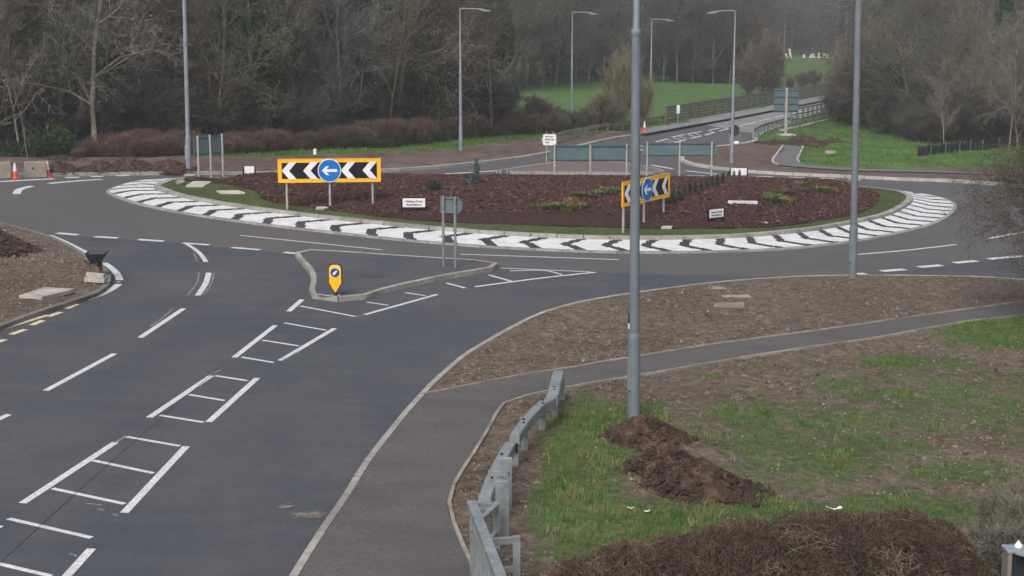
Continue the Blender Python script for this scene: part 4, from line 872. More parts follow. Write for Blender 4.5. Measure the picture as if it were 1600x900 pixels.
parapet([(1236, 199), (1258, 194.5), (1294, 185), (1340, 176)], 'open grid bridge parapet along the right of the far road', 1.35, 4, mat('parapet_grey', [(.3, (104, 106, 112)), (.7, (128, 130, 136))], 2), 1.9, rh=.07)
pc = MB(); pa = [P(*q, .1) for q in [(1222, 206), (1250, 200.5), (1275, 193.5), (1330, 183)]]
for i in range(3): pc.bar(pa[i]+Vector((0, 0, -.0)), pa[i+1]+Vector((0, 0, 0)), .5, .35)
tag(pc.obj('concrete_plinth', M_KERB), 'concrete edge beam under the right bridge parapet', 'plinth')
sg = thing('small_plate_sign', 'small white plate fixed at the start of the left bridge parapet', 'sign', P(1059, 196, .1)); MB().box((0, -.1, 1.2), (.22, .03, .62)).obj('plate', M_WHT, sg); MB().box((0, -.06, .6), (.06, .05, 1.2)).obj('post', M_GALV, sg)
# black silt netting fence
sf = thing('netting_fence', 'sagging black netting fence on pale stakes along the foot of the right-hand wood', 'fence')
ln = [P(a, b, .1) for a, b in [(1432, 248), (1453, 246.5), (1476, 244.5), (1498, 242), (1515, 240.5), (1534, 239), (1559, 236), (1575, 234.5), (1592, 233), (1620, 231)]]
for i, a in enumerate(ln):
    MB().tube([(a.x, a.y-.05, a.z-.2), (a.x+.04, a.y-.05, a.z+.92)], [.04, .035], 6).obj('stake', mat('stake_wood', [(.3, (88, 82, 76)), (.7, (118, 112, 104))], 3), sf)
    if i < len(ln)-1:
        b = ln[i+1]; vv = []; n_ = 8
        for k in range(n_+1):
            q = a.lerp(b, k/n_); sag = .14*math.sin(math.pi*k/n_); vv += [(q.x, q.y+.05*math.sin(k*2), q.z-.1), (q.x, q.y+.08*math.sin(k*1.7+i), q.z+.84-sag+.05*math.sin(k*2.3+i))]
        MB().add(vv, [(2*k, 2*k+2, 2*k+3, 2*k+1) for k in range(n_)]).obj('netting', M_MESH, sf)

# ------------------------------------------------------------------ soil heaps
def heap(px, py, rx, ry, hh, label, h=.12, lumps=260, seed=0, yaw=0, cl=.05):
    c = P(px, py, h); R = MB(); n = 40; m_ = 14; v = []; f = []
    for j in range(m_+1):
        for i in range(n):
            t_ = 2*math.pi*i/n; q = j/m_; w = 1+.22*noise.noise(Vector((math.cos(t_)*1.5+seed, math.sin(t_)*1.5, seed)))
            x = rx*q*w*math.cos(t_); y = ry*q*w*math.sin(t_); z = hh*(1-q)**1.15*(1+.25*noise.noise(Vector((x*1.3+seed, y*1.3, 3))))+.10*hh*noise.noise(Vector((x*5, y*5, seed)))*(1-q)-.06*q
            v.append((x, y, z))
    for j in range(m_):
        for i in range(n): f.append((j*n+i, (j+1)*n+i, (j+1)*n+(i+1) % n, j*n+(i+1) % n))
    t = thing('soil_heap', label, 'soil heap', c, yaw, 'heaps of dug soil'); R.add(v, f).obj('heap', M_HEAP, t, True)
    a = rng.uniform(0, 2*np.pi, lumps); q = rng.beta(2, 1.6, lumps)*1.15; X = rx*q*np.cos(a); Y = ry*q*np.sin(a); Z = hh*np.clip(1-q, 0, 1)**1.15
    o = chips('clods', X, Y, Z, cl*.3, cl, M_HEAP, flat=.9, stretch=1.2); o.parent = t
    return t
heap(1005, 688, 1.05, .78, .50, 'upper of the three joined heaps beside the near lamp column', seed=1, lumps=700, cl=.045)
heap(1040, 735, .90, .66, .50, 'middle of the three joined heaps beside the near lamp column', seed=2, lumps=700, cl=.045)
heap(1096, 768, 1.05, .80, .56, 'lowest and largest heap of dark soil on the near grass', seed=3, lumps=900, cl=.05)
heap(1168, 783, .35, .3, .1, 'low spill of soil at the right of the largest near heap', seed=31, lumps=120, cl=.04)
heap(1105, 700, .4, .3, .08, 'low crumbs of soil right of the near heaps', seed=32, lumps=120, cl=.04)
for (px, py, rx, hh, lb) in [(92, 266, .95, .42, 'dark soil heap behind the right-hand cone'), (157, 265, 1.1, .42, 'dark soil heap left of the middle heap behind the left road'), (203, 263.5, 1.5, .55, 'tallest of the dark soil heaps behind the left road'), (263, 264.5, 1.35, .48, 'dark soil heap immediately left of the pale lamp column'), (95, 251, 1.0, .28, 'low grey-green heap behind the concrete blocks')]:
    heap(px, py, rx, 1.3, hh, lb, .15, 160, px, cl=.1)
heap(-10, 392, 1.3, 1.3, .75, 'dark soil heap on the left verge cut by the frame', .15, 400, 5, cl=.08)
heap(1254, 224, 1.7, 1.6, .55, 'brown soil heap in the grass right of the far sign', .2, 160, 6, cl=.1); heap(1302, 223, 1.2, 1.4, .3, 'smaller brown soil heap in the right field', .2, 120, 7, cl=.1); heap(1212, 222, 1.6, .8, .15, 'flat ridge of soil under the far guardrail end', .2, 100, 8, cl=.08)
# spoil around kerb behind right column, low ridge
#@@VEG
# ------------------------------------------------------------------ trees and shrubs
def seg_mesh(name, segs, m, n=4):
    """tapering prisms along (p, q, r0, r1)"""
    S = np.array([[*a, *b, c, d] for a, b, c, d in segs]); k = len(S); A = S[:, :3]; B = S[:, 3:6]; D = B-A; D /= np.maximum(np.linalg.norm(D, axis=1, keepdims=True), 1e-6)
    up = np.where(np.abs(D[:, 2:3]) > .9, np.array([[1., 0, 0]]), np.array([[0, 0, 1.]])); U_ = np.cross(D, up); U_ /= np.linalg.norm(U_, axis=1, keepdims=True); V_ = np.cross(D, U_)
    V = np.zeros((k, 2*n, 3))
    for i in range(n):
        t = 2*math.pi*i/n; o = U_*math.cos(t)+V_*math.sin(t); V[:, i] = A+o*S[:, 6:7]; V[:, n+i] = B+o*S[:, 7:8]
    F_ = np.array([(i, (i+1) % n, n+(i+1) % n, n+i) for i in range(n)]); T = (np.arange(k)[:, None, None]*2*n+F_[None]).reshape(-1, 4)
    return rawmesh(name, V.reshape(-1, 3), T, [m])
def twig_mesh(name, tw, m):
    """fine twigs: thin pointed blades, two crossed per twig"""
    S = np.array([[*a, *b, c] for a, b, c in tw]); k = len(S); A = S[:, :3]; B = S[:, 3:6]; D = B-A
    R = rng.normal(size=(k, 3)); U_ = np.cross(D, R); U_ /= np.maximum(np.linalg.norm(U_, axis=1, keepdims=True), 1e-6)
    V = np.zeros((k, 3, 3)); V[:, 0] = A-U_*S[:, 6:7]; V[:, 1] = A+U_*S[:, 6:7]; V[:, 2] = B
    return rawmesh(name, V.reshape(-1, 3), np.arange(3*k).reshape(-1, 3), [m])
def rv(s=1): return Vector((random.gauss(0, s), random.gauss(0, s), random.gauss(0, s)))
def grow(p, d, L, r, lev, mx, segs, tw, wig=.16, up=.05, kids=(2, 2, 3, 4), ang=.75, first=.25, ratio=.52, tr=.011):
    n = 6 if lev == 0 else (4 if lev < mx-1 else 3)
    for i in range(n):
        d = (d+rv(wig*(.4 if lev == 0 else 1))+Vector((0, 0, up))).normalized(); q = p+d*(L/n); r2 = r*(1-.8/n) if lev else r*(1-.55/n)
        if lev < mx: segs.append((p, q, r, r2))
        else: tw.append((p, q+d*(L/n)*.4, max(tr*(1-i*.22), .004)))
        if (i+1)/n > (first if lev == 0 else .2) and lev < mx:
            for _ in range(kids[min(lev, len(kids)-1)]):
                a = rv(1); a = (a-d*a.dot(d)).normalized(); t = random.uniform(.6, 1.15)*ang
                nd = (d*math.cos(t)+a*math.sin(t)).normalized()
                grow(q, nd, L*ratio*random.uniform(.75, 1.2)*(1-.35*i/n if lev == 0 else 1), r2*.55, lev+1, mx, segs, tw, wig, up, kids, ang, first, ratio, tr)
        p, r = q, r2
def bare_proto(name, H, seed, r=.16, mx=4, stems=1, **k):
    random.seed(seed); segs, tw = [], []
    for s in range(stems):
        d = Vector((0, 0, 1)) if stems == 1 else Vector((random.gauss(0, .35), random.gauss(0, .35), 1)).normalized()
        off = Vector((0, 0, -.2)) if stems == 1 else Vector((random.gauss(0, .25), random.gauss(0, .25), -.2))
        grow(off, d, H*random.uniform(.85, 1), r*random.uniform(.8, 1), 0, mx, segs, tw, **k)
    return segs, tw
PROT = {}
def make_bare(key, H, seed, cat='tree', bark=None, twig=None, **k):
    segs, tw = bare_proto(key, H, seed, **k)
    t = link(key, None)
    c1 = link('trunk', seg_mesh('trunk', segs, bark or M_BARK), t); c2 = link('crown', twig_mesh('crown', tw, twig or M_TWIG), t)
    t['category'] = cat; t['label'] = 'x'; zz = sorted(q.z for _, q, _ in tw); H = zz[int(len(zz)*.985)]; CH[t.name] = [c1, c2]; PROT[key] = [t, H, 0]; return len(segs), len(tw), round(H, 1), round(max(abs(q.x) for _, q, _ in tw), 1)
def leaf_cloud(n, ell, size, seed=0, shell=.55):
    r_ = np.random.default_rng(seed); u = r_.normal(size=(n, 3)); u /= np.linalg.norm(u, axis=1, keepdims=True); q = r_.uniform(shell, 1, n)**.6
    which = r_.integers(0, len(ell), n); E = np.array(ell); c = E[which, :3]; rr = E[which, 3:6]; C = c+u*rr*q[:, None]
    a = r_.normal(size=(n, 3)); b = np.cross(a, u+r_.normal(size=(n, 3))*.4); a /= np.linalg.norm(a, axis=1, keepdims=True); b /= np.linalg.norm(b, axis=1, keepdims=True)
    s = r_.uniform(.5, 1.2, n)[:, None]*size; V = np.stack([C-a*s, C+b*s*.6, C+a*s, C-b*s*.6], 1).reshape(-1, 3); return V, np.arange(4*n).reshape(-1, 4)
def make_leafy(key, H, seed, ell, n, size, m=None, cat='tree', trunk=.14, shell=.55):
    random.seed(seed); segs, tw = [], []
    grow(Vector((0, 0, -.2)), Vector((0, 0, 1)), H*.8, trunk, 0, 2, segs, tw)
    V, T = leaf_cloud(n, ell, size, seed, shell); t = link(key, None)
    c1 = link('trunk', seg_mesh('trunk', segs, M_BARK), t); c2 = link('crown', rawmesh('crown', V, T, [m or M_LEAF]), t)
    t['category'] = cat; t['label'] = 'x'; CH[t.name] = [c1, c2]; PROT[key] = [t, H, 0]
LANDM = [(-60, 'past the left edge'), (10, 'above the first concrete block'), (60, 'above the second concrete block'), (110, 'left of the pale spreading tree'), (165, 'right of the pale spreading tree'), (215, 'midway to the tall pale lamp'), (262, 'just left of the tall pale lamp'), (300, 'just right of the tall pale lamp'), (345, 'above the three-post sign back'), (390, 'around the ivied middle tree'), (432, 'over the long board left end'), (480, 'over the long board left half'), (516, 'over the blue disc'), (555, 'over the long board right end'), (600, 'right of the long board'), (640, 'above the left name board'), (680, 'above the small two-post sign'), (715, 'just behind the thicket lamp'), (750, 'right of the thicket lamp'), (785, 'by the short field lamp'), (815, 'left of the pointed sign'), (850, 'above the pointed sign'), (880, 'just left of the guardrail lamp'), (905, 'right of the guardrail lamp'), (940, 'above the willow-like bush'), (975, 'left of the near column top'), (998, 'just right of the near column top'), (1022, 'right of the slim field lamp'), (1050, 'left of the rounded bare tree'), (1085, 'behind the rounded bare tree'), (1120, 'left of the left-armed lamp'), (1146, 'right of the left-armed lamp'), (1170, 'above the left parapet'), (1200, 'above the square sign back'), (1226, 'by the first skyline lamp'), (1260, 'over the right field'), (1290, 'left of the paired skyline lamps'), (1315, 'left of the right column'), (1342, 'just right of the right column'), (1375, 'above the grass bay'), (1410, 'over the netting start'), (1450, 'over the left netting'), (1490, 'over the middle netting'), (1530, 'over the right netting'), (1570, 'near the right edge'), (1610, 'past the right edge')]
USED = {}
def placed(label, px):
    w = [n for a, n in LANDM if a <= px][-1:] or ['past the left edge']
    if label.startswith('spreading bare tree'): w = [w[0].replace('pale spreading tree', 'pale tree')]
    lb = label+', '+w[0]; k = USED[lb] = USED.get(lb, 0)+1
    lb2 = lb if k == 1 else lb+[', further right', ', third there', ', rightmost there'][min(k-2, 2)]
    while len(lb2.split()) > 16: lb2 = lb2.replace(' the ', ' ', 1)
    return lb2
def clump(root, key, px, py, H, color, sx=1, hill=False, h=.1):
    t, H0, used = PROT[key]; p = P(px, py, h)
    if hill: p.z += float(hillz(np.array([p.x]), np.array([p.y]))[0])
    s_ = H/H0
    for c in CH[t.name]:
        d = c.copy(); COL.objects.link(d); d.parent = root; d.name = root['part']+('_stems' if c.name.startswith('trunk') else '_twigs'); d.location = p; d.rotation_euler = (0, 0, random.uniform(0, 6.28)); d.scale = (s_*sx, s_*sx, s_); d.color = color
def mass(name, label, cat, part):
    t = thing(name, label, cat); t['part'] = part; return t
def plant(key, px, py, H=None, label='', group=None, color=None, rz=None, h=.1, sx=1, hill=True):
    if group: label = placed(label, px)
    t, H0, used = PROT[key]; p = P(px, py, h)
    if hill: p.z += float(hillz(np.array([p.x]), np.array([p.y]))[0])
    s = (H or H0)/H0; rz = random.uniform(0, 6.28) if rz is None else rz
    if color is None:
        k = random.uniform(.78, 1.15); w = random.uniform(-.08, .08); color = (k*(1+w), k, k*(1-w), 1)
    if not used:
        PROT[key][2] = 1; o = t; o.location = p; o.rotation_euler = (0, 0, rz); o.scale = (s*sx, s*sx, s); o['label'] = label; o.color = color
        for c in CH[t.name]: c.color = color
    else: o = dup(t, p, rz, label, None, (s*sx, s*sx, s), color)
    if group: o['group'] = group
    elif 'group' in o: del o['group']
    return o
NT = {}
NT['a'] = make_bare('bare_tree', 12, 11, r=.19, kids=(2, 2, 3, 3), first=.15, tr=.016)
NT['b'] = make_bare('forked_tree', 12, 12, r=.18, kids=(3, 2, 2, 3), first=.3, up=.09, ang=.6, tr=.016)
NT['c'] = make_bare('spreading_tree', 11, 13, r=.24, kids=(2, 2, 3, 2), first=.25, up=.02, ang=.95, ratio=.6, tr=.016)
NT['d'] = make_bare('slender_tree', 12, 14, r=.10, kids=(2, 2, 3, 3), first=.2, up=.12, ang=.55, ratio=.42, tr=.013)
NT['e'] = make_bare('bare_bush', 3.2, 15, cat='bush', r=.05, mx=3, stems=12, kids=(3, 3, 4), first=.1, ang=.6, up=.03, tr=.012)
NT['f'] = make_bare('thicket_clump', 2.3, 16, cat='thicket', r=.02, mx=2, stems=70, kids=(3, 4), first=.05, ang=.4, up=.08, tr=.013, ratio=.45, twig=mat('thicket_twigs', [(.3, (90, 76, 72)), (.7, (134, 114, 106))], 1.2, 5, .95, tint=True))
NT['g'] = make_bare('round_bush', 6, 17, cat='tree', r=.09, mx=3, stems=9, kids=(3, 4, 6), first=.1, ang=.55, up=.02, tr=.02, ratio=.5)
make_bare('willow', 5, 18, cat='bush', r=.05, mx=3, stems=9, kids=(3, 3, 4), first=.1, ang=.35, up=.14, tr=.014, ratio=.45)
make_leafy('ivy_tree', 11, 21, [(0, 0, 3.2, 1.6, 1.6, 3.0), (.6, .2, 6, 1.5, 1.4, 2.6), (-.9, -.3, 5, 1.1, 1.2, 2), (.2, .1, 8.6, 1.0, 1.0, 1.8), (1.3, 0, 4.2, .9, .9, 1.3)], 9000, .10)
make_leafy('conifer', 12, 22, [(0, 0, 3.0, 2.2, 2.2, 2.2), (0, 0, 5.5, 1.8, 1.8, 2.2), (.1, 0, 8, 1.3, 1.3, 2.0), (0, .1, 10.2, .7, .7, 1.8)], 9000, .13)
make_leafy('evergreen_bush', 2.4, 23, [(0, 0, 1.0, 1.3, 1.2, 1.0), (.8, .2, .8, .8, .8, .8), (-.8, -.1, .9, .8, .7, .7)], 3500, .06, cat='bush', trunk=.05)
print('tree sizes', NT)
random.seed(5)
KW = {'bare_tree': 'dense bare', 'forked_tree': 'forked bare', 'spreading_tree': 'spreading bare', 'slender_tree': 'slender bare', 'ivy_tree': 'ivy-covered', 'conifer': 'dark evergreen', 'round_bush': 'rounded', 'bare_bush': 'many-stemmed'}
TONES = [(.95, .9, .82, 1), (.86, .86, .74, 1), (1.0, .86, .76, 1), (.78, .82, .8, 1), (1.1, 1.06, .98, 1), (.84, .8, .84, 1), (.98, .98, .8, 1)]
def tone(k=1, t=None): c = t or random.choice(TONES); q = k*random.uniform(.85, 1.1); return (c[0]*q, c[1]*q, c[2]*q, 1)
# left-hand wood: individual trees in rows, each kind labelled by its row
WG = 'bare trees of the left-hand wood'
front = [('spreading_tree', 150, 244, 11.5, (1.4, 1.38, 1.32, 1), 'pale grey spreading bare tree, thickest at the left of the wood'), ('slender_tree', 32, 246, 10, (1.4, 1.36, 1.28, 1), 'slender pale tree, left one of a pair near the frame edge'), ('slender_tree', 44, 245, 9.2, (1.35, 1.32, 1.24, 1), 'slender pale tree leaning beside the leftmost slender one'),
         ('forked_tree', 243, 236, 12, None, 'dark forked tree left of the tall pale lamp column'), ('bare_tree', 335, 235, 11, (.95, .93, .72, 1), 'olive-tinted bare tree right of the tall pale lamp column'), ('ivy_tree', 405, 234, 12.5, (.75, .85, .85, 1), 'dark ivy-covered tree in the middle of the left-hand wood'),
         ('forked_tree', 466, 234, 11, (1.0, .95, .8, 1), 'bare forked tree above the long left chevron board'), ('bare_tree', 545, 228, 10.5, None, 'bushy bare tree over the right end of the left chevron board'), ('spreading_tree', 620, 222, 12, (1.05, 1.0, .8, 1), 'tall spreading bare tree towards the right of the wood'),
         ('ivy_tree', 690, 219, 9, (.8, .95, .85, 1), 'ivy-clad tree just left of the lamp column by the thicket'), ('slender_tree', 660, 220, 12, None, 'slender bare tree left of the ivy-clad one near the thicket lamp'), ('bare_tree', 735, 214, 7.5, (1, .88, .8, 1), 'reddish bare tree at the right-hand end of the wood'),
         ('slender_tree', 605, 225, 12, (1.1, 1.05, .85, 1), 'slender yellowish tree left of the tall spreading one'), ('bare_tree', 95, 240, 12, (.85, .9, .75, 1), 'greenish bare tree between the slender pair and the pale tree'), ('bare_tree', -15, 242, 12, (1, .85, .7, 1), 'brownish bare tree cut by the left edge of the frame')]
for k, px, py, H, c, lb in front: plant(k, px, py, H, lb, None, c)
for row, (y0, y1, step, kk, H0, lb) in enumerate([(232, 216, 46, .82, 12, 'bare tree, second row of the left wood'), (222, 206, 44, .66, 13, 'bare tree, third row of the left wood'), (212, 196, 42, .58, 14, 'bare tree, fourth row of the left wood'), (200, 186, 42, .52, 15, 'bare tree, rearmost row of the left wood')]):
    x = -40
    while x < 770-row*6:
        f_ = x/770; k = random.choice(['bare_tree', 'forked_tree', 'spreading_tree', 'slender_tree', 'bare_tree', 'forked_tree', 'ivy_tree' if random.random() < .4 else 'bare_tree'])
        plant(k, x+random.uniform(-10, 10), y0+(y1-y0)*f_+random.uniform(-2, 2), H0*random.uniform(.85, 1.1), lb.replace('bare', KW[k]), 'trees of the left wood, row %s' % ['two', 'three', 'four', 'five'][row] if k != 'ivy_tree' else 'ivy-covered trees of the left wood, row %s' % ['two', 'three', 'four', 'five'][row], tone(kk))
        x += step*random.uniform(.8, 1.2)
# understorey of the left wood
und = mass('undergrowth', 'continuous dark leafless undergrowth along the foot of the left-hand wood', 'undergrowth', 'bush')
x = -30
while x < 780:
    clump(und, random.choice(['bare_bush', 'bare_bush', 'round_bush']), x+random.uniform(-8, 8), np.interp(x, [0, 440, 770], [241, 234, 212])+random.uniform(-5, 0), random.uniform(2.0, 3.8), tone(.7), sx=1.1, hill=True); x += 28
for px, py, H, lb in [(80, 245, 2.2, 'low olive-green bush at the foot of the pale spreading tree'), (62, 246, 1.5, 'small green bush behind the second concrete block'), (120, 247, .9, 'low dark green growth behind the left soil heaps'), (150, 247, .8, 'low dark green growth right of the pale tree foot'), (15, 247, 1.2, 'green bush at the left edge behind the concrete block')]:
    plant('evergreen_bush', px, py, H, lb, None, (1.2, 1.05, .72, 1) if H > 2 else (.75, .82, .72, 1))
# reddish-brown thicket along the verge
thk = mass('thicket', 'long reddish-brown leafless thicket along the verge at the foot of the left wood', 'thicket', 'clump')
x = 128
while x < 862:
    py = np.interp(x, [128, 300, 400, 440, 520, 600, 740, 862], [248, 246, 240, 238.5, 237, 231, 218, 208]); H = np.interp(x, [128, 200, 440, 520, 640, 862], [.75, .95, .95, 1.1, 1.3, 1.05])
    for dy, k in ((0, 1), (-3.5, 1.15)):
        c = tone(1.05, (.98, .9, .87, 1)) if x < 470 or dy else tone(.9, (.88, .84, .78, 1))
        clump(thk, 'thicket_clump', x+random.uniform(-5, 5), py+dy+random.uniform(-.8, .8), H*k*random.uniform(.6, 1.3), c, sx=1.2)
    x += 17
lowb = mass('low_hedge', 'low dark olive hedge running along the front of the thicket towards the pointed sign', 'hedge', 'shrub')
x = 500
while x < 860:
    clump(lowb, 'evergreen_bush', x, np.interp(x, [500, 600, 740, 860], [238, 232, 219.5, 209])+.3, random.uniform(.7, 1.1), (1.0, .88, .76, 1), sx=1.25); x += 15
# shrubs between the verge and the field
for k, px, py, H, c, lb in [('willow', 968, 205, 5.4, (1.55, 1.4, 1.02, 1), 'tall yellowish willow-like bush left of the near lamp column'), ('bare_bush', 945, 206, 2.5, (1.1, 1.02, .75, 1), 'olive twiggy bush left of the willow-like bush'), ('willow', 1006, 199, 3.6, (1.45, 1.32, 1.0, 1), 'yellowish twiggy bush just right of the near lamp column'),
        ('bare_bush', 915, 208, 1.7, (1, .92, .76, 1), 'low brown bush beside the lamp column behind the guardrail'), ('bare_bush', 870, 212, 1.5, (.85, .8, .74, 1), 'dark low bush behind the small pointed sign'), ('bare_bush', 890, 208, 1.4, (.8, .78, .74, 1), 'dark low bush at the foot of the guardrail lamp'), ('bare_tree', 797, 198, 4.0, (.8, .8, .72, 1), 'small dark bare tree before the left part of the field'), ('bare_bush', 765, 203, 2.0, (1.0, .86, .76, 1), 'reddish bush in front of the field by the short lamp'), ('bare_bush', 745, 206, 3.2, (1, .9, .8, 1), 'brown bush at the right end of the wood'),
        ('bare_bush', 835, 203, 2.2, (1.05, .85, .76, 1), 'reddish low bush behind the right end of the thicket'), ('bare_bush', 855, 205, 1.9, (1.05, .86, .78, 1), 'reddish low bush left of the pointed sign')]: plant(k, px, py, H, lb, None, c, sx=.8 if 'bush' in k else (.62 if k == 'willow' else .8))
# wood behind the field
for row, (y0, st, H0, kk) in enumerate([(133, 24, 13, .85), (127, 22, 15, .8), (121, 24, 17, .72), (115, 26, 19, .7)]):
    x = 755
    while x < 1165:
        k = random.choice(['bare_tree', 'forked_tree', 'slender_tree', 'bare_tree', 'spreading_tree', 'conifer' if random.random() < .5 else 'forked_tree'])
        plant(k, x+random.uniform(-6, 6), y0+np.interp(x, [755, 900, 1000, 1165], [14, 0, -5, 0])+random.uniform(-1, 1), H0*random.uniform(.8, 1.1), KW[k]+' tree behind the field, row %s' % ['one', 'two', 'three', 'four'][row], ('evergreen' if k == 'conifer' else 'bare')+' trees behind the field, row %s' % ['one', 'two', 'three', 'four'][row], tone(kk) if k != 'conifer' else (.7, .85, .8, 1), sx=1.15)
        x += st*random.uniform(.8, 1.2)
for k, px, py, H, c, lb, sx in [('conifer', 868, 131, 8, (.65, .85, .85, 1), 'dark conifer behind the field left of the guardrail lamp', 1.1), ('conifer', 935, 130, 7.5, (.7, .9, .9, 1), 'blue-green conifer behind the field left of the near column', 1.2), ('conifer', 962, 129, 9, (.68, .85, .8, 1), 'dark conifer hidden partly behind the willow-like bush', 1.1), ('conifer', 1090, 128, 12, (.7, .9, .75, 1), 'tall conifer above the rounded bare tree', 1.2), ('conifer', 1165, 132, 11, (.65, .85, .75, 1), 'dark conifer right of the left-armed lamp', 1.4),
        ('round_bush', 1112, 129, 6.6, (1.0, .92, .88, 1), 'large rounded bare tree at the edge of the field', 1.0), ('round_bush', 1140, 130, 5.2, (.95, .86, .84, 1), 'smaller rounded bare tree right of the large rounded one', .9), ('round_bush', 1078, 130, 3.6, (.85, .85, .85, 1), 'low rounded bush left of the large rounded tree', 1.6), ('round_bush', 1050, 127, 2.8, (.8, .82, .8, 1), 'low dark bush behind the field by the slim lamp', 1.8),
        ('round_bush', 1190, 150, 6.2, (1.15, 1.0, .8, 1), 'yellowish bush mass above the left bridge parapet', .62), ('round_bush', 1168, 151, 4.2, (1.0, .86, .78, 1), 'brown bush left of the yellowish bush by the parapet', .6), ('round_bush', 1206, 147, 4.2, (1.0, .88, .78, 1), 'brown bush right of the yellowish bush by the parapet', .5),
        ('bare_bush', 1235, 140, 1.4, (.95, .8, .8, 1), 'low purple-brown bush below the right-hand field', .9), ('bare_bush', 1255, 137, 1.8, (.9, .8, .8, 1), 'low brown bush on the slope below the distant field', .9), ('bare_bush', 1272, 134, 2, (.95, .82, .78, 1), 'low brown bush beside the wood under the distant field', .9)]: plant(k, px, py, H, lb, None, c, sx=sx)
# trees on the skyline of the right-hand field
for row, (y0, st, H0, kk) in enumerate([(86, 17, 19, .9), (83, 18, 24, .8), (80, 18, 28, .8)]):
    x = 1150
    while x < 1345:
        k = random.choice(['bare_tree', 'forked_tree', 'conifer', 'bare_tree', 'spreading_tree'])
        plant(k, x, y0+random.uniform(-.6, .6), H0*random.uniform(.85, 1.1), 'distant '+KW[k]+' skyline tree, row %s' % ['one', 'two', 'three'][row], 'distant %s skyline trees, row %s' % ('evergreen' if k == 'conifer' else 'bare', ['one', 'two', 'three'][row]), tone(kk) if k != 'conifer' else (.7, .85, .85, 1), sx=1.4); x += st
# right-hand wood
for k, px, py, H, c, lb, sx in [('round_bush', 1348, 195, 7.0, (1.05, .98, .75, 1), 'olive-brown rounded bush mass at the left edge of the right wood', .8), ('round_bush', 1322, 192, 4.6, (1.0, .88, .76, 1), 'brown bush where the right wood meets the bridge', .55), ('round_bush', 1375, 203, 7, (1.0, .92, .74, 1), 'bush mass with dark bough behind the right column', .85), ('spreading_tree', 1425, 214, 9.5, (.85, .85, .7, 1), 'dark spreading tree with arched bough in the right wood', 1.2),
        ('conifer', 1562, 205, 12, (.75, 1, .72, 1), 'dark green ivy-clad conifer at the top right', .75), ('ivy_tree', 1395, 200, 4.5, (.6, .75, .75, 1), 'dark blue-green holly at the foot of the right wood', 1.5), ('ivy_tree', 1425, 206, 4, (.6, .78, .7, 1), 'dark evergreen clump low in the right wood', 1.4), ('bare_tree', 1500, 222, 10, (1.2, 1.08, .92, 1), 'pinkish twiggy tree above the black netting fence', 1.1), ('slender_tree', 1475, 244, 5.5, (1.35, 1.3, 1.2, 1), 'pale leaning sapling in front of the netting fence', 1),
        ('bare_tree', 1590, 238, 9, (1.2, 1.1, 1.0, 1), 'pale many-stemmed tree at the right edge behind the netting', 1.0), ('slender_tree', 1575, 240, 8, (1.35, 1.3, 1.2, 1), 'slender pale stem beside the right-edge tree', 1), ('slender_tree', 1545, 228, 9, (1.25, 1.18, 1.05, 1), 'slender pale stem behind the middle of the netting', 1)]: plant(k, px, py, H, lb, None, c, sx=sx)
for row, (a, b, c_, st, H0, kk) in enumerate([(198, 212, 224, 26, 7, .85), (190, 204, 214, 28, 10, .85), (182, 194, 203, 28, 12, .8), (172, 182, 190, 28, 14, .75)]):
    x = 1345+row*9
    while x < 1660:
        k = random.choice(['round_bush', 'bare_bush', 'bare_tree', 'forked_tree', 'bare_tree', 'spreading_tree']) if row < 2 else random.choice(['bare_tree', 'forked_tree', 'spreading_tree', 'bare_tree', 'slender_tree'])
        cat_ = 'bush' if 'bush' in k else 'tree'
        plant(k, x+random.uniform(-6, 6), np.interp(x, [1318, 1450, 1640], [a, b, c_])+random.uniform(-1.5, 1.5), (H0*random.uniform(.8, 1.1))*(.55 if cat_ == 'bush' else 1), KW[k]+' leafless %s, right wood, row %s' % (cat_, ['one', 'two', 'three', 'four'][row]), 'leafless %s growth of the right wood, row %s' % (cat_, ['one', 'two', 'three', 'four'][row]), tone(kk), sx=1.1)
        x += st*random.uniform(.8, 1.2)
und2 = mass('undergrowth', 'dark leafless undergrowth filling the foot of the right-hand wood', 'undergrowth', 'bush')
x = 1318
while x < 1640:
    for dy in (0, -7): clump(und2, random.choice(['bare_bush', 'round_bush']), x+random.uniform(-6, 6), np.interp(x, [1318, 1380, 1432, 1640], [193, 202, 226, 228])+dy+random.uniform(-2, 1), random.uniform(1.8, 3.2), tone(.62), sx=1.1, hill=True)
    x += 22
# near tree reaching in from the right edge
make_bare('overhanging_tree', 6.5, 41, r=.13, mx=4, kids=(3, 2, 3, 3), first=.1, ang=.85, up=.0, wig=.2, tr=.009, ratio=.56, twig=mat('dark_twigs', [(.3, (70, 66, 60)), (.7, (104, 98, 84))], 1.5, 5, .95, tint=True))
plant('overhanging_tree', 1668, 500, 5.4, 'dark leafless tree reaching in over the road from the right edge', None, (.8, .78, .72, 1), rz=2.2, sx=1.05)
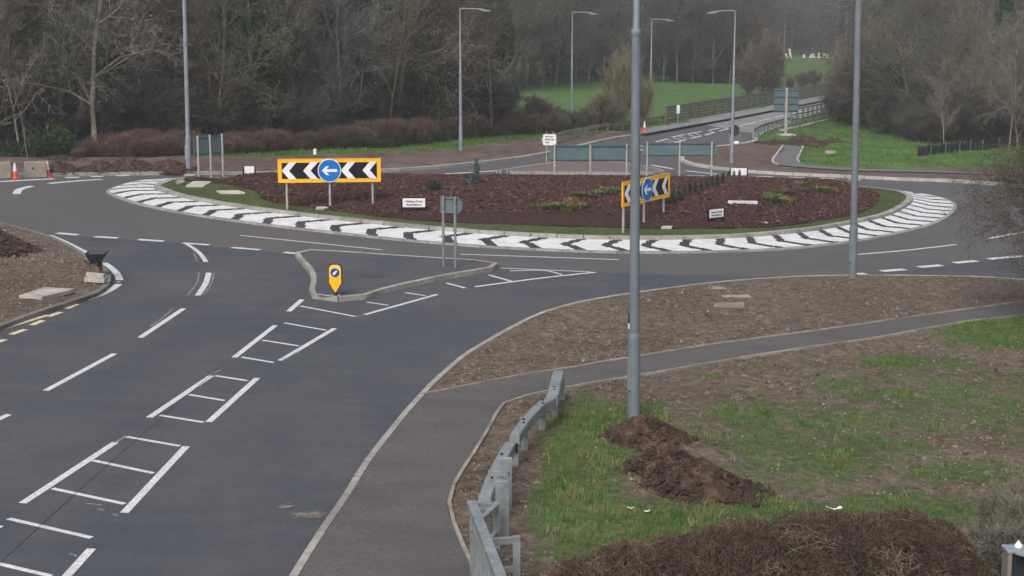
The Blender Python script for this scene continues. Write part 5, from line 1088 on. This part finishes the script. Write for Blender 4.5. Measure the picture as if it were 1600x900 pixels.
# ------------------------------------------------------------------ planting on the island
def blade_plant(name, p, n, h, w, r_, m, label, up=.6, cat='plant'):
    V = []; T = []
    for i in range(n):
        a = random.uniform(0, 6.28); q = random.uniform(0, r_); l = random.uniform(.5, 1)*h; o = random.uniform(.2, 1)*(1-up)*l*1.6
        b = Vector((math.cos(a)*q, math.sin(a)*q, 0)); e = b+Vector((math.cos(a)*o, math.sin(a)*o, l*random.uniform(.5, 1))); s = Vector((-math.sin(a), math.cos(a), 0))*w
        k = len(V); mid = b.lerp(e, .5)+Vector((0, 0, .12*l)); V += [b-s, b+s, mid+s*.8, mid-s*.8, e]; T += [(k, k+1, k+2, k+3), (k+3, k+2, k+4)]
    me = bpy.data.meshes.new(name); me.from_pydata([tuple(v) for v in V], [], T); me.materials.append(m); o = link(name, me); o.location = p; tag(o, label, cat); return o
M_PG = mat('plant_green', [(.3, (74, 92, 46)), (.7, (116, 132, 74))], 3, 5, .8); M_PO = mat('plant_olive', [(.3, (60, 66, 46)), (.7, (94, 96, 66))], 3, 5, .8); M_PD = mat('plant_dark', [(.3, (36, 50, 40)), (.7, (60, 78, 58))], 3, 5, .8); M_PBL = mat('plant_bluegreen', [(.3, (52, 80, 72)), (.7, (80, 110, 100))], 3, 5, .8)
M_PB = mat('plant_bronze', [(.3, (116, 96, 62)), (.7, (150, 128, 88))], 3, 5, .8)
def isl_plant(px, py, n, h, r_, m, label, group=None, w=.02, up=.6, name='low_plant'):
    o = blade_plant(name, PI_(px, py)+Vector((0, 0, .03)), n, h, w, r_, m, label, up)
    if group: o['group'] = group
    return o
for px, py, lb in [(846, 330, 'leftmost bright green spiky plant of the front group on the mulch'), (861, 328, 'second bright green spiky plant of the front group'), (874, 327, 'third bright green spiky plant of the front group'), (886, 330, 'bright green plant in front of the bronze one'), (903, 328, 'greenish plant right of the bronze one')]: isl_plant(px, py, 110, .34, .32, M_PG, lb, up=.35, name='spiky_plant')
isl_plant(891, 324, 120, .5, .28, M_PB, 'bronze grass-like plant between the green spiky ones', up=.8, name='bronze_plant')
for i in range(14): isl_plant(900+i*5.2+random.uniform(-3, 3), 312-i*.9+random.uniform(-4, 4), 130, .3, .38, random.choice([M_PO, M_PG, M_PO]), 'olive low plant in the drift left of the angled chevron board', 'drift of olive plants on the mulch', up=.45)
for i in range(9): isl_plant(665+i*14+random.uniform(-4, 4), 300+random.uniform(-2, 3), 70, .2, .3, M_PO, 'sparse olive plant in the row behind the left name board', 'row of sparse olive plants', up=.45)
for i in range(22):
    cx, cy = random.choice([(1215, 300), (1215, 316), (1240, 290), (1262, 312), (1290, 300), (1300, 306), (1280, 302), (1205, 305), (1250, 300)]); isl_plant(cx+random.uniform(-14, 14), cy+random.uniform(-5, 5), 110, .26, .38, random.choice([M_PO, M_PG, M_PB]), 'low green plant in the patchy drift towards the right end of the mulch', 'patchy drift of low plants at the right', up=.4)
for i in range(13):
    px = 1052+i*8.6; py = np.interp(px, [1052, 1085, 1110, 1158], [318, 305, 296, 281])
    p = PI_(px, py); segs = []; V, T = leaf_cloud(260, [(0, 0, .18, .12, .12, .2), (0, 0, .38, .07, .07, .2)], .035, i, .2); o = link('small_conifer', rawmesh('small_conifer', V, T, [M_PD])); o.location = p; tag(o, 'small dark conifer in the slanting row right of the angled chevron board', 'conifer', 'slanting row of small conifers')
for i in range(9):
    px, py = 1042+random.uniform(-12, 22), 316+random.uniform(-5, 5); isl_plant(px, py, 90, .3, .25, M_PD, 'dark green low plant at the lower end of the conifer row', 'dark plants below the conifer row', up=.6)
def shrub(px, py, ell, n, size, m, label, name='small_shrub'):
    V, T = leaf_cloud(n, ell, size, int(px), .15); o = link(name, rawmesh(name, V, T, [m])); o.location = PI_(px, py); tag(o, label, 'shrub'); return o
shrub(742, 290, [(-.15, 0, .2, .45, .35, .25), (0, 0, .5, .25, .25, .35), (.1, 0, .85, .16, .16, .3), (.08, 0, 1.15, .09, .09, .25)], 1300, .05, M_PBL, 'upright blue-green conifer on the rear edge of the mulch').scale = (.8, .8, .8)
shrub(787, 284, [(0, 0, .25, .42, .35, .26), (.25, 0, .15, .3, .3, .2)], 700, .05, M_PBL, 'rounded blue-green shrub on the ridge right of the upright conifer')
shrub(677, 300, [(0, 0, .22, .36, .34, .26)], 700, .045, M_PD, 'dark rounded shrub behind the left name board')
shrub(1202, 316, [(0, 0, .22, .3, .3, .3)], 400, .05, M_PG, 'bright green shrub at the left of the patchy drift')
st_ = MB(); V, T = leaf_cloud(1, [(0, 0, 0, 1, 1, 1)], 1)
for px, py, s_, lb in [(282, 287.5, .22, 'small brown stone in the turf at the left end'), (1286, 284.5, .16, 'small pale stone on the rear ridge at the right'), (1195, 351, .14, 'small pinkish stone at the front mulch edge')]:
    me = bpy.data.meshes.new('stone'); bm = bmesh.new(); bmesh.ops.create_icosphere(bm, subdivisions=2, radius=s_)
    for v in bm.verts: v.co *= 1+.25*noise.noise(v.co*9+Vector((px, 0, 0))); v.co.z *= .6
    bm.to_mesh(me); bm.free(); me.materials.append(M_CONC); o = link('stone', me); o.location = PI_(px, py)+Vector((0, 0, s_*.3)); tag(o, lb, 'stone')
for i, px in enumerate([1229, 1236, 1256, 1266, 1272, 1279, 1286, 1292, 1301, 1308, 1315, 1321, 1328, 1334]):
    c = P(px, 90.3, .2); hh = [1.0, 2.2, .9, .9, 1.0, 1.2, 1.1, .9, 1.0, .8, 1.3, 1.2, 1.1, 1.4][i]; ln_ = [-.1, -.5, 0, .2, -.3, .1, .3, 0, .9, .2, -.4, .8, .9, .5][i]
    o = MB().bar((0, 0, 0), (ln_, 0, hh), .42, .25).box((0, 0, .06), (.9, .5, .12)).obj('white_barrier_board', M_WHT); o.location = c
    tag(o, 'tiny white upright board on the skyline of the right field, number %s from the left' % ['one', 'two', 'three', 'four', 'five', 'six', 'seven', 'eight', 'nine', 'ten', 'eleven', 'twelve', 'thirteen', 'fourteen'][i], 'barrier board', 'white boards along the skyline')
ORD = ['first', 'second', 'third', 'fourth', 'fifth', 'sixth', 'seventh', 'eighth', 'ninth', 'tenth', 'eleventh', 'twelfth', 'thirteenth', 'fourteenth', 'fifteenth', 'sixteenth', 'seventeenth', 'eighteenth', 'nineteenth', 'twentieth', 'twenty-first', 'twenty-second']
for g_, lb in (('slanting row of small conifers', 'small dark conifer, %s from the lower left of the slanting row'), ('patchy drift of low plants at the right', 'low green plant, %s from the left in the patchy right drift'), ('drift of olive plants on the mulch', 'olive plant, %s from the left in the drift by the angled board'), ('dark plants below the conifer row', 'dark green low plant, %s from the left below the conifer row'), ('row of sparse olive plants', 'sparse olive plant, %s from the left behind the left name board')):
    for i, o in enumerate(sorted([o for o in bpy.data.objects if o.get('group') == g_], key=lambda o: o.location.x)): o['label'] = lb % ORD[i]
# prototypes that only lent their meshes to clumps
for k, (t, H0, used) in PROT.items():
    if not used:
        for c in CH[t.name]: bpy.data.objects.remove(c)
        bpy.data.objects.remove(t)
# ------------------------------------------------------------------ near hedge, grey bush and capped post
def hedge(name, pts_px, label, seed, m, size, n, colr, hgt, wy, z0=.1, cat='hedge', tw=.006, tl=.16):
    """mound of cut twigs; pts: crest points (photo px at height)"""
    r_ = np.random.default_rng(seed); crest = [P(a, b, h_) for a, b, h_ in pts_px]; xs = [c.x for c in crest]; ys = [c.y for c in crest]; hs = [c.z-gz(c.x) for c in crest]
    t = thing(name, label, cat, (0, 0, 0))
    U1 = r_.uniform(0, 1, n); TH = r_.uniform(-.15, 1.12, n)*math.pi
    X = np.interp(U1, np.linspace(0, 1, len(xs)), xs); Yc = np.interp(U1, np.linspace(0, 1, len(xs)), ys); Hc = np.interp(U1, np.linspace(0, 1, len(xs)), hs)
    endk = np.clip(np.minimum(U1, 1-U1)*9, .25, 1)**.5
    rr = r_.uniform(.84, 1.0, n)*(1+.02*np.sin(X*5)+.025*np.sin(X*11+TH*3))
    Y = Yc-np.cos(TH)*wy*rr; Z = gz(0)-SL*X+z0+(Hc-z0)*np.sin(np.clip(TH, 0, math.pi))**.55*rr
    return t, X, Y, Z, r_
t, X, Y, Z, r_ = hedge('hedge', [(850, 915, .9), (900, 882, 1.0), (970, 858, 1.15), (1060, 845, 1.2), (1150, 822, 1.25), (1250, 810, 1.3), (1340, 806, 1.3), (1430, 805, 1.28), (1490, 822, 1.15), (1525, 862, .95), (1548, 905, .7)], 'clipped bare reddish-brown hedge along the bottom edge of the picture', 4, None, 0, 110000, None, 1.2, .85)
n = len(X); A_ = np.c_[X, Y, Z]; D_ = r_.normal(size=(n, 3))*np.array([.85, .8, .85])*.042; D_[:, 2] += .01; Wd_ = np.cross(D_, r_.normal(size=(n, 3))); Wd_ /= np.linalg.norm(Wd_, axis=1, keepdims=True); Wd_ *= r_.uniform(.0016, .004, n)[:, None]
V = np.stack([A_-D_-Wd_*.6, A_-D_+Wd_*.6, A_+D_+Wd_, A_+D_-Wd_], 1).reshape(-1, 3); q = rng.random(n); mi = np.where(q < .5, 0, np.where(q < .78, 1, 2))
M_H1 = mat('hedge_twigs', [(.32, (78, 58, 54)), (.5, (104, 82, 74)), (.66, (146, 126, 110))], 2.2, 8, .95); M_H2 = mat('hedge_leaves', [(.3, (58, 66, 46)), (.7, (92, 98, 68))], 2, 6, .9); M_H3 = mat('hedge_dark_twigs', [(.3, (58, 42, 36)), (.7, (84, 62, 54))], 2, 6, .95)
link('twigs', rawmesh('twigs', V, np.arange(4*n).reshape(-1, 4), [M_H1, M_H3, M_H2], mi), t)['kind'] = 'stuff'
ids = rng.choice(n, 420, replace=False); A2 = A_[ids]; D2 = rng.normal(size=(420, 3))*np.array([.09, .08, .05]); W2 = np.array([0, 0, .003]); L2 = rng.uniform(.0012, .003, (420, 1))*np.array([[.3, .3, 1]])
V2 = np.stack([A2-D2-L2, A2-D2+L2, A2+np.array([0, 0, .03])+L2, A2+np.array([0, 0, .03])-L2, A2+D2], 1).reshape(-1, 3); T2 = (np.arange(420)[:, None, None]*5+np.array([(0, 1, 2), (0, 2, 3), (3, 2, 4)])[None]).reshape(-1, 3)
link('pale_stems', rawmesh('pale_stems', V2, T2, [mat('pale_stems', [(.3, (112, 94, 82)), (.7, (156, 140, 124))], 4, 5, .9)]), t)['kind'] = 'stuff'
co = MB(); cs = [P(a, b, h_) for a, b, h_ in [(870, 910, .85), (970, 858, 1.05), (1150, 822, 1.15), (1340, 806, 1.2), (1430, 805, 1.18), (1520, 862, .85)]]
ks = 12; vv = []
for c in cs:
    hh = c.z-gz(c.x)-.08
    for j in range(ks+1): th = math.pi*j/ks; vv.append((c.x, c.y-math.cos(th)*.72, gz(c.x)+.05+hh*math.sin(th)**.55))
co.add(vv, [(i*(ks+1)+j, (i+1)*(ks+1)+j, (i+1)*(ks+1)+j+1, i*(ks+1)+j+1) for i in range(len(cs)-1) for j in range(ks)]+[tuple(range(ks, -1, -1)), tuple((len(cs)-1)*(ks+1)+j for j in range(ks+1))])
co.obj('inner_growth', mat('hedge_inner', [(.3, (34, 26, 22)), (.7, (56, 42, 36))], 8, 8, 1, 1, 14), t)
make_bare('grey_bush', 1.5, 51, cat='bush', r=.02, mx=3, stems=26, kids=(3, 4, 5), first=.05, ang=.7, up=.02, tr=.006, ratio=.5, twig=mat('grey_twigs', [(.3, (86, 84, 80)), (.5, (122, 118, 108)), (.7, (156, 152, 138))], 3, 8, .95, tint=True))
plant('grey_bush', 1612, 915, 1.1, 'dense grey-green twiggy bush right of the hedge behind the capped post', None, (.95, .97, .9, 1), sx=1.15, hill=False)
plant('grey_bush', 1668, 900, 1.2, 'grey twiggy bush cut by the right edge of the frame', None, (.95, .95, .88, 1), sx=1.2, hill=False)
V, T = leaf_cloud(5000, [(0, 0, .5, .8, .7, .62)], .022, 3, .5); o = link('bush_leaves', rawmesh('bush_leaves', V, T, [mat('grey_leaf', [(.3, (84, 92, 72)), (.7, (128, 134, 112))], 3, 5, .9)])); o.location = P(1598, 900, .1); tag(o, 'low leafy bush mixed into the grey bush by the capped post', 'bush')
p = P(1563, 1010, .1); t = thing('capped_post', 'tall dark post with a pale grey round-fronted lid at the bottom right corner', 'post', p)
ztop = P(1563, 848, 0).z; yy = p.y
hp = 1.25
MB().box((.02, 0, hp/2), (.05, .22, hp)).obj('side_plate', mat('post_brown_grey', [(.3, (112, 104, 98)), (.7, (138, 130, 122))], 3), t)
MB().box((.19, .02, hp/2-.02), (.30, .16, hp-.04)).obj('dark_body', M_DARK, t)
lid = [(-.02, -.12)]+[(.06+.22*(1-math.cos(a)), -.12-.14*math.sin(a)) for a in np.linspace(0, math.pi, 14)]+[(.52, -.12), (.52, .13), (-.02, .13)]
MB().slab(lid, lambda x, y: hp, lambda x, y: hp+.035).obj('lid', M_POLEL, t, bevel=.008)
MB().tube([(.16, .03, hp+.03), (.16, .03, hp+.055), (.16, .03, hp+.075), (.16, .03, hp+.12)], [.05, .05, .036, .004], 14).obj('finial', M_WHT, t)
# litter
def litter(px, py, s_, label, seed, long=1):
    random.seed(seed); p = P(px, py, .2); V = []; n_ = 7
    for i in range(n_):
        x = (i/(n_-1)-.5)*s_*2*long; V += [(x, random.uniform(-.3, .1)*s_, random.uniform(.0, .3)*s_+abs(x)*.25), (x+random.uniform(-.1, .1)*s_, random.uniform(.2, .5)*s_, random.uniform(.1, .5)*s_+abs(x)*.3)]
    o = MB().add(V, [(2*i, 2*i+2, 2*i+3, 2*i+1) for i in range(n_-1)]).obj('litter_scrap', M_WHT); o.location = p; tag(o, label, 'litter')
litter(1303, 797, .09, 'curled white plastic scrap on the grass above the hedge', 1, 1.4); litter(985, 795, .05, 'white crumpled scrap in the grass, left one of two', 2); litter(1011, 800, .045, 'white crumpled scrap in the grass, right one of two', 3); litter(913, 896, .05, 'small white scrap lying on top of the left part of the hedge', 4)
# ------------------------------------------------------------------ haze
hz = MB().box((0, 420, 14), (1300, 960, 60)); ho = hz.obj('haze', []); ho['kind'] = 'stuff'
hm = bpy.data.materials.new('haze'); hm.use_nodes = True; hn = hm.node_tree; hn.nodes.clear(); om = hn.nodes.new('ShaderNodeOutputMaterial'); pv = hn.nodes.new('ShaderNodeVolumePrincipled')
pv.inputs['Color'].default_value = (.86, .89, .95, 1); pv.inputs['Density'].default_value = .00095; pv.inputs['Anisotropy'].default_value = .2; hn.links.new(pv.outputs[0], om.inputs['Volume'])
ho.data.materials.clear(); ho.data.materials.append(hm)
